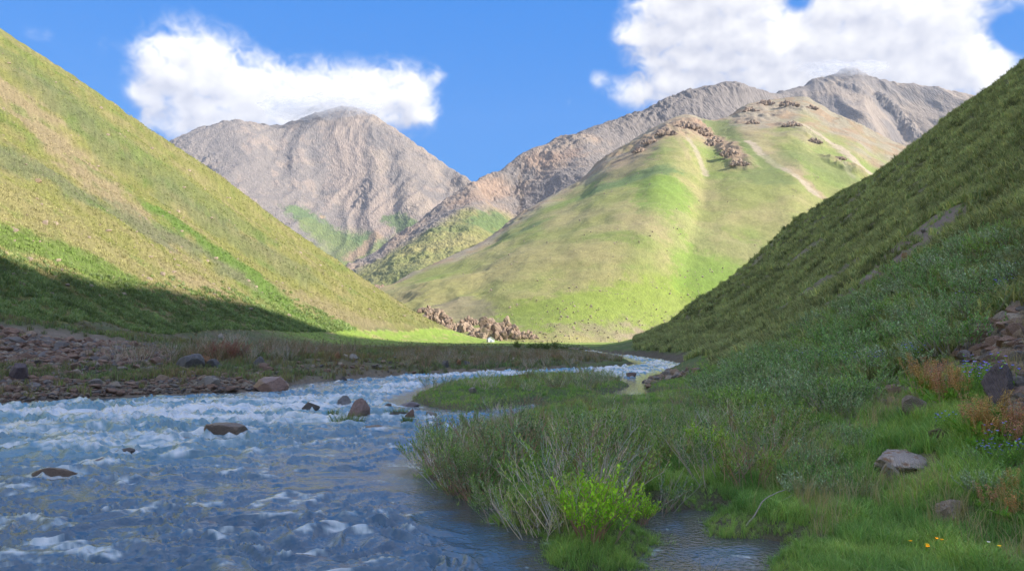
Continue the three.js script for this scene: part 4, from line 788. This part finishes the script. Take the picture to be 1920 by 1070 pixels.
  copies(blue, sage2([[1830, 730], [1845, 726], [1862, 732], [1850, 742], [1870, 750], [1835, 744]]), 'blue_flower', 'blue flowers in front of the dark purple boulder', 'flowers', 'blue flowers by the purple boulder');
  copies(blue, sage2([[1758, 640], [1750, 592], [1645, 607], [1660, 610], [1890, 520], [1905, 545], [1880, 560], [1820, 590]]), 'blue_flower', 'blue flowers high among the sage on the slope', 'flowers', 'blue flowers on the slope');
  copies(blue, sage2([[1425, 790], [1400, 800], [1390, 812], [1500, 720], [1770, 815], [1850, 870], [1862, 880], [1870, 850], [1905, 870]]), 'blue_flower', 'scattered blue flowers in the grass between rocks and willows', 'flowers', 'scattered blue flowers', [0.6, 0.8]);
  const yellow = flower(611, 0.2, [0.80, 0.52, 0.02], 12, 0.022, 5);
  yellow.position.copy(hit(1735, 1040)); place(yellow, 'yellow_flower', 'low clump of yellow daisies in a tuft of dry stalks', 'flowers');
  const tallY = flower(612, 0.34, [0.72, 0.55, 0.04], 16, 0.02, 1); tallY.position.copy(hit(1848, 1068)); place(tallY, 'yellow_flower', 'single tall yellow flower on a thick stem', 'flowers');
  const white = flower(613, 0.25, [0.75, 0.72, 0.66], 4, 0.02, 2); white.position.copy(hit(1836, 1062)); place(white, 'white_flower', 'small white flower beside the tall yellow flower', 'flowers');
  const purple = flower(614, 0.4, [0.16, 0.07, 0.20], 6, 0.022, 4); purple.position.copy(hit(1893, 880)); place(purple, 'purple_flower', 'dark purple flower spike in the herbs under the rust dock plants', 'flowers');
  const small = flower(615, 0.3, [0.68, 0.60, 0.05], 5, 0.014, 8);
  copies([small], spotsIn([[1350, 720], [1600, 690], [1640, 760], [1500, 800], [1360, 790]], 14, 0.6, 41), 'yellow_flower', 'tiny yellow flowers scattered through the sage', 'flowers', 'tiny yellow flowers');
  // bare and fallen branches
  const branch = (seed, paths, label, rad = 0.011) => { const B = new MB(), r = rng(seed); for (const l of paths) { const w = l.map(([x, y, h], i) => { const b = hit(x, y + (h ?? 0)); return i || l.from ? b : b; }); const q = l.map(([x, y, h]) => { const b = hit(l[0][0], l[0][1]); const p = atDepth(x, y, -b.z + (h ?? 0)); return [p.x, p.y, p.z]; }); B.tube(new THREE.CatmullRomCurve3(q.map((p) => new THREE.Vector3(...p))).getPoints(14).map((v) => [v.x + (r() - 0.5) * 0.008, v.y + (r() - 0.5) * 0.008, v.z]), rad, rad * 0.4, greywood, 5); } const m = B.mesh('x', stemMat); return place(m, 'bare_branch', label, 'branch'); };
  branch(1, [[[1400, 985], [1418, 962, 0.05], [1432, 938, 0.12], [1452, 926, 0.2], [1472, 918, 0.3]], [[1432, 938, 0.12], [1446, 935, 0.1], [1458, 930, 0.12]], [[1418, 962, 0.05], [1445, 950, 0.2], [1486, 928, 0.35]]], 'forked grey branch lying over the grass by the pool', 0.011);
  branch(2, [[[1226, 958], [1255, 940, 0.1], [1276, 928, 0.2], [1284, 918, 0.3]], [[1255, 940, 0.1], [1272, 922, 0.1]]], 'bleached stick leaning out of the willows above the pool', 0.009);
  branch(3, [[[1150, 940], [1126, 905, 0.1], [1108, 880, 0.1], [1080, 855, 0], [1040, 842, 0]], [[1108, 880], [1090, 850], [1070, 835]]], 'long bleached branch leaning out of the willows over the water side', 0.010);
  branch(4, [[[1124, 950], [1126, 900, 0], [1130, 872, 0.1], [1142, 848, 0.1], [1150, 838]], [[1130, 872, 0.1], [1128, 852], [1122, 836]]], 'upright forked bare branch above the bright young bush', 0.010);
  branch(5, [[[1155, 945], [1160, 900], [1164, 870], [1170, 826]], [[1164, 870], [1152, 845]]], 'straight bare branch beside the upright forked one', 0.008);
  branch(6, [[[1030, 985], [1012, 955], [985, 935], [978, 925]], [[1012, 955], [1006, 930], [998, 922]]], 'bent grey branch trailing toward the river from the willows', 0.009);
  branch(7, [[[1016, 1000], [990, 970], [960, 958], [920, 955]], [[990, 970], [975, 950]]], 'low grey branch dipping to the water edge', 0.008);
  branch(8, [[[1350, 905], [1330, 870], [1318, 840], [1310, 820]]], 'thin bare branch in the middle of the willow thicket', 0.007);
}
console.log('herbs', Date.now() - T0);
{ // grass: what nobody could count
  const blades = (seed, n, h, w, spread, colors, lean, tip) => {
    const r = rng(seed), B = new MB();
    for (let i = 0; i < n; i++) {
      const a = r() * 6.28, o = [Math.cos(a) * spread * r(), -0.03, Math.sin(a) * spread * r()], y = r() * 6.28, l = lean * (0.3 + r()), H = h * (0.55 + 0.6 * r()), s = [Math.cos(a + 1.2) * w, 0, Math.sin(a + 1.2) * w];
      const m = [o[0] + Math.cos(y) * l * H * 0.35, o[1] + H * 0.6, o[2] + Math.sin(y) * l * H * 0.35], t = [o[0] + Math.cos(y) * l * H, o[1] + H * (1 - l * 0.25), o[2] + Math.sin(y) * l * H];
      const c = vary(colors[Math.floor(r() * colors.length)], r, 0.25), ct = tip ? mix3(c, tip, 0.6) : c;
      const A = o.map((v, k) => v - s[k]), Bq = o.map((v, k) => v + s[k]), Cc = m.map((v, k) => v - s[k] * 0.8), D = m.map((v, k) => v + s[k] * 0.8);
      B.tri3(A, Bq, Cc, c, c, c); B.tri3(Bq, D, Cc, c, c, c); B.tri3(Cc, D, t, c, c, ct);
    }
    return B.geometry();
  };
  const field = (geoms, n, seed, pick, name, label) => {
    const r = rng(seed), lists = geoms.map(() => []);
    for (let i = 0; i < n; i++) { const q = pick(r); if (q) lists[Math.floor(r() * geoms.length)].push(q); }
    lists.forEach((l, k) => {
      if (!l.length) return;
      const im = new THREE.InstancedMesh(geoms[k], leafMat, l.length), o = new THREE.Object3D(), c = new THREE.Color();
      l.forEach(([x, y, z, s, sy, tint], i) => { o.position.set(x, y, z); o.rotation.set((r() - 0.5) * 0.25, r() * 6.28, (r() - 0.5) * 0.25); o.scale.set(s, s * sy, s); o.updateMatrix(); im.setMatrixAt(i, o.matrix); c.setRGB(...tint); im.setColorAt(i, c); });
      place(im, name, label, 'grass', null, 'stuff');
    });
    console.log(name, lists.map((l) => l.length).join(' '));
  };
  const polar = (r, r0, r1, a0 = -44, a1 = 44) => { const a = lerp(a0, a1, r()) * Math.PI / 180, d = r0 * Math.pow(r1 / r0, r()); return [Math.sin(a) * d, -Math.cos(a) * d, d]; };
  const lushG = [[0.16, 0.265, 0.055], [0.195, 0.30, 0.07], [0.13, 0.225, 0.055], [0.24, 0.305, 0.095]];
  const near = [1, 2, 3].map((k) => blades(700 + k, 22, 0.24, 0.0038, 0.07, lushG, 0.7));
  const inPen = (x, z) => x < 2.6 + 0.18 * -z && z > -30;
  field(near, 75000, 51, (r) => {
    const [x, z, d] = polar(r, 4.4, 62, -14, 44), sd = shoreDist(x, z);
    if (sd < 0.02 || leftBank(x, z)) return null;
    if (sd < 0.15 && r() > 0.35) return null;
    const tone = fbm2(x * 0.6, z * 0.6, 3), sc = painted([0, 0, 0], scree.slice(2), x, land(x, z, sd), z, 0.4, 0.6)[0] > 0.08;
    if ((sc && r() < 0.6) || inScree(x, z)) return null;
    if (keepOut.some(([a, b, c]) => (x - a) ** 2 + (z - b) ** 2 < c * c) || (z < -36 && sd < 2.4)) return null;
    const k = 1.05 + 0.4 * tone + 0.3 * (r() - 0.5), s = (0.75 + 0.5 * r()) * lerp(1, 0.7, sstep(11, 24, d)) * (0.75 + 0.6 * Math.max(0, n2(x * 0.9, z * 0.9))) * (sd < 0.6 ? 0.6 : 1) * (inPen(x, z) ? 0.8 : 1);
    return [x, land(x, z, sd), z, s, 0.8 + 0.5 * r(), [k * (1 + 0.25 * tone), k, k]];
  }, 'grass', 'dense green grass covering the near bank and the island');
  const strawB = [1, 2].map((k) => blades(720 + k, 10, 0.42, 0.0022, 0.06, [[0.36, 0.30, 0.17], [0.30, 0.24, 0.13], [0.24, 0.24, 0.10]], 0.35));
  field(strawB, 9000, 52, (r) => { const [x, z, d] = polar(r, 5, 50, -8, 40), sd = shoreDist(x, z); if (sd < 0.25 || leftBank(x, z) || fbm2(x * 0.35 + 8, z * 0.35, 3) < (d < 11 ? 0.22 : 0)) return null; return [x, land(x, z, sd), z, (0.7 + 0.6 * r()) * (d > 16 ? 0.7 : 1), 1, [1, 1, 1]]; }, 'dry_grass', 'pale dry grass stalks standing among the green');
  const tuss = [1, 2, 3].map((k) => blades(730 + k, 34, 0.30, 0.012, 0.17, [[0.155, 0.20, 0.068], [0.20, 0.235, 0.088], [0.27, 0.28, 0.125]], 0.75, [0.52, 0.50, 0.26]));
  field(tuss, 110000, 53, (r) => {
    const [x, z, d] = polar(r, 18, 190, 9, 40);
    const zn = zone(x, z); if (zn === 'left' || (zn === 'ground' && (leftBank(x, z) || z > -50 || shoreDist(x, z) < 0.6))) return null;
    if (inScree(x, z)) return null;
    const y = land(x, z), soil = painted([0, 0, 0], rightStrips.slice(0, 3), x, y, z, 0.25, 0.5)[0] > 0.05;
    if (soil && r() < 0.93) return null;
    const band = fbm2((z - 0.6 * x) * 0.12, (x + y) * 0.012 + 3, 4, 0.6), t = fbm2(x * 0.25, z * 0.25, 3);
    if (band > 0.22 && r() < 0.6) return null;
    if (t < -0.25 && r() < 0.5) return null;
    const k = 0.85 + 0.6 * t + 0.7 * (r() - 0.5), s = (0.6 + 1.0 * r() * r()) * Math.min(2.4, 0.9 + d / 90);
    return [x, y, z, s, 0.75 + 0.5 * r(), [k, k, k * 0.95]];
  }, 'hillside_grass', 'tussock grass covering the shaded hillside');
  const meadow = [1, 2].map((k) => blades(740 + k, 24, 0.26, 0.010, 0.16, [[0.15, 0.19, 0.065], [0.21, 0.19, 0.105], [0.18, 0.15, 0.09], [0.14, 0.20, 0.05]], 0.6));
  field(meadow, 26000, 54, (r) => {
    const [x, z, d] = polar(r, 26, 190, -44, 14), sd = shoreDist(x, z);
    if (sd < 0.3 || !leftBank(x, z) || zone(x, z) !== 'ground') return null;
    const y = land(x, z, sd), st = painted([0, 0, 0], scree, x, y, z, 0.2, 0.8)[0] > 0.1; if (st && r() < 0.94) return null;
    if (sd < 3 && z > -45 && r() < 0.5) return null;
    const t = fbm2(x * 0.12, z * 0.12, 3), k = 0.95 + 0.5 * (r() - 0.5);
    return [x, y, z, (0.6 + 0.7 * r()) * (d > 75 ? 0.8 : 1.2), 0.8 + 0.5 * r(), [k * (1 + 0.3 * t), k * (1 - 0.1 * t), k]];
  }, 'meadow_grass', 'brown and green low growth on the far bank meadow');
  const low = [1, 2].map((k) => blades(750 + k, 34, 0.36, 0.022, 0.34, [[0.12, 0.18, 0.05], [0.15, 0.215, 0.065], [0.185, 0.225, 0.10]], 0.7));
  field(low, 90000, 55, (r) => {
    const [x, z, d] = polar(r, 50, 250, -44, 2);
    if (zone(x, z) !== 'left') return null;
    const y = land(x, z), n = fbm2(x * 0.15, z * 0.15, 4), m = fbm3(x * 0.06, y * 0.06, z * 0.1, 3);
    if (z < -185 || sstep(13, 6, y + 3 * n) < r() || (m < -0.15 && r() < 0.7)) return null;
    const k = 0.95 + 0.5 * n + 0.4 * (r() - 0.5);
    return [x, y, z, (0.6 + 0.7 * r()) * (1 + d / 220), 0.7 + 0.4 * r(), [k, k, k]];
  }, 'shrub_cover', 'low green shrubs covering the shaded foot of the far hill');
}
{ // fine tufts that give the sunlit slope its grain, and loose stones on it
  const r = rng(88), B = new MB();
  for (let i = 0; i < 7; i++) { const a = r() * 6.28, o = [Math.cos(a) * 0.25 * r(), -0.05, Math.sin(a) * 0.25 * r()], t = [o[0] + (r() - 0.5) * 0.2, 0.16 + 0.14 * r(), o[2] + (r() - 0.5) * 0.2], s = [Math.cos(a + 1.5) * 0.05, 0, Math.sin(a + 1.5) * 0.05]; B.tri(o.map((v, k) => v - s[k]), o.map((v, k) => v + s[k]), t, [1, 1, 1]); }
  const list = [], M = new THREE.Object3D(), col = new THREE.Color(), st = [];
  for (let i = 0; i < 130000; i++) {
    const a = lerp(-40, 2, r()) * Math.PI / 180, d = 65 * Math.pow(270 / 65, r()), x = Math.sin(a) * d, z = -Math.cos(a) * d;
    if (zone(x, z) !== 'left') continue;
    const y = land(x, z), g = n2(x * 0.3, z * 0.3); if (y < 6 || y > 130) continue;
    if (r() < 0.012) { st.push([x, y, z, 0.12 + 0.5 * r() ** 3]); continue; }
    if (g + r() * 1.2 < 0.25) continue;
    list.push([x, y, z, 0.7 + 0.8 * r(), landColor(x, y, z, 30, 'left'), 0.72 + 0.5 * r()]);
  }
  const im = new THREE.InstancedMesh(B.geometry(), new THREE.MeshStandardMaterial({ vertexColors: true, roughness: 0.95 }), list.length);
  list.forEach(([x, y, z, s, c, k], i) => { M.position.set(x, y, z); M.rotation.set(0, r() * 6.28, 0); M.scale.setScalar(s); M.updateMatrix(); im.setMatrixAt(i, M.matrix); col.setRGB(c[0] * k * 0.95, c[1] * k, c[2] * k); im.setColorAt(i, col); });
  place(im, 'slope_grass', 'short grass tufts on the sunlit hillside', 'grass', null, 'stuff');
  const sm = new THREE.InstancedMesh(rockGeometry(99, 1, [0.5, 0.4, 0.3], { planes: 9 }), rockMat, st.length);
  st.forEach(([x, y, z, s], i) => { M.position.set(x, y, z); M.rotation.set(r(), r() * 6, 0); M.scale.set(s, s * 0.6, s); M.updateMatrix(); sm.setMatrixAt(i, M.matrix); });
  place(sm, 'loose_gravel', 'loose pale stones strewn over the sunlit hillside', 'gravel', null, 'stuff');
  console.log('slope', list.length, st.length, Date.now() - T0);
}
{ // grass tufts growing on the stones in mid river
  const tuft = (px, py, w, label) => {
    const r = rng(px), p = onLevel(px, py), W = w * -p.z / FOCAL, B = new MB(), g = new THREE.Group();
    for (let i = 0; i < 90 + 220 * W; i++) { const a = r() * 6.28, q = r() * W * 0.5, o = [Math.cos(a) * q, 0.03, Math.sin(a) * q * 0.7], H = (0.12 + 0.22 * r()) * (0.5 + 0.6 * W), l = [Math.cos(a) * H * 0.5 + (r() - 0.5) * 0.12, H, Math.sin(a) * H * 0.5 + (r() - 0.5) * 0.12], s = [0.006, 0, 0.004]; B.tri(o.map((v, k) => v - s[k]), o.map((v, k) => v + s[k]), o.map((v, k) => v + l[k]), vary([[0.09, 0.13, 0.03], [0.12, 0.14, 0.04], [0.10, 0.15, 0.03]][i % 3], r, 0.25)); }
    const mound = new THREE.Mesh(rockGeometry(px, 5, [0.10, 0.11, 0.05], { planes: 10 }), rockMat); mound.scale.set(W * 0.5, 0.09, W * 0.36); mound.name = 'mound';
    g.add(mound, B.mesh('blades', leafMat)); g.position.set(p.x, 0, p.z - W * 0.2); g.children[1].name = 'foliage';
    streamRocks.push([p.x, p.z - W * 0.2, W * 0.4]);
    place(g, 'grass_tuft', label, 'grass');
  };
  tuft(648, 797, 62, 'thick green grass tuft at the foot of the pink boulder in mid river');
  tuft(625, 782, 24, 'small grass tuft on the water between dark stone and pink boulder');
  tuft(742, 783, 44, 'low grass growing on the flat mossy rock in the river');
  tuft(762, 796, 22, 'tiny grass tuft below the mossy rock in the river');
}
{ // white tent on the far meadow
  const p = hit(921, 641), d = -p.z, g = new THREE.Group(), W = 11.5 * d / FOCAL, H = 8.5 * d / FOCAL, L = W * 1.1, canvas = new THREE.MeshStandardMaterial({ color: new THREE.Color(0.78, 0.78, 0.80), roughness: 0.85 });
  const s = new THREE.Shape([[-W / 2, 0], [W / 2, 0], [W / 2, H * 0.55], [0, H], [-W / 2, H * 0.55]].map((q) => new THREE.Vector2(...q)));
  const walls = new THREE.Mesh(new THREE.ExtrudeGeometry(s, { depth: L, bevelEnabled: true, bevelSize: 0.04, bevelThickness: 0.04, bevelSegments: 2 }), canvas); walls.name = 'wall'; walls.position.z = -L;
  const roof = new THREE.Group(); roof.name = 'roof';
  for (const k of [-1, 1]) { const len = Math.hypot(W / 2, H * 0.45) + 0.25, m = new THREE.Mesh(new THREE.BoxGeometry(len, 0.05, L + 0.4), canvas); m.name = 'roof_sheet'; m.position.set(k * W * 0.265, H * 0.775 + 0.07, -L / 2); m.rotation.z = -k * Math.atan2(H * 0.45, W / 2); roof.add(m); }
  const door = new THREE.Mesh(new THREE.BoxGeometry(W * 0.26, H * 0.48, 0.06), new THREE.MeshStandardMaterial({ color: new THREE.Color(0.36, 0.42, 0.52), roughness: 0.8 })); door.name = 'door'; door.position.set(0, H * 0.25, 0.06);
  const post = new THREE.Mesh(new THREE.BoxGeometry(0.12, H * 0.7, 0.12), new THREE.MeshStandardMaterial({ color: new THREE.Color(0.12, 0.10, 0.09), roughness: 0.9 })); post.name = 'post'; post.position.set(-W * 0.62, H * 0.35, 0);
  g.add(walls, roof, door, post); g.position.copy(p); g.rotation.y = 0.25;
  place(g, 'tent', 'small white wall tent on the meadow below the red cliff', 'tent');
}
{ // mist on the two summits
  const mist = new THREE.MeshPhysicalMaterial({ color: new THREE.Color(0.95, 0.95, 0.96), roughness: 1, transmission: 0.5, thickness: 0, specularIntensity: 0, transparent: true, opacity: 0.07, side: THREE.DoubleSide });
  const wrap = (seed, list, label) => {
    const r = rng(seed), parts = [];
    for (const [px, py, d, w, h] of list) {
      const g = mergeVertices(new THREE.IcosahedronGeometry(1, 14).deleteAttribute('uv').deleteAttribute('normal')), p = g.attributes.position, c = atDepth(px, py, d), W = w * d / FOCAL, H = h * d / FOCAL, o = r() * 40;
      for (let i = 0; i < p.count; i++) { const x = p.getX(i), y = p.getY(i), z = p.getZ(i), k = 1 + 0.55 * fbm3(x * 1.1 + o, y * 1.1, z * 1.1, 4, 0.55); p.setXYZ(i, c.x + x * k * W, c.y + y * k * H, c.z + z * k * W * 0.5); }
      g.computeVertexNormals(); parts.push(g);
    }
    place(new THREE.Mesh(mergeGeometries(parts), mist), 'cloud', label, 'cloud');
  };
  const cap = (seed, x0, x1, y, d, n, w, h) => { const r = rng(seed); return Array.from({ length: n }, (_, i) => [lerp(x0, x1, (i + r()) / n), y + (r() - 0.5) * h, d + (r() - 0.5) * 150, w * (0.6 + 0.7 * r()), h * (0.6 + 0.7 * r())]); };
  wrap(1, cap(11, 530, 690, 200, 3330, 11, 48, 16), 'thin white cloud wrapping the summit of the grey peak');
  wrap(2, cap(12, 1545, 1640, 130, 3290, 9, 36, 12), 'thin white cloud cap on the far brown summit');
}
buildWater();
console.log('done', Date.now() - T0);
renderer.render(scene, camera);
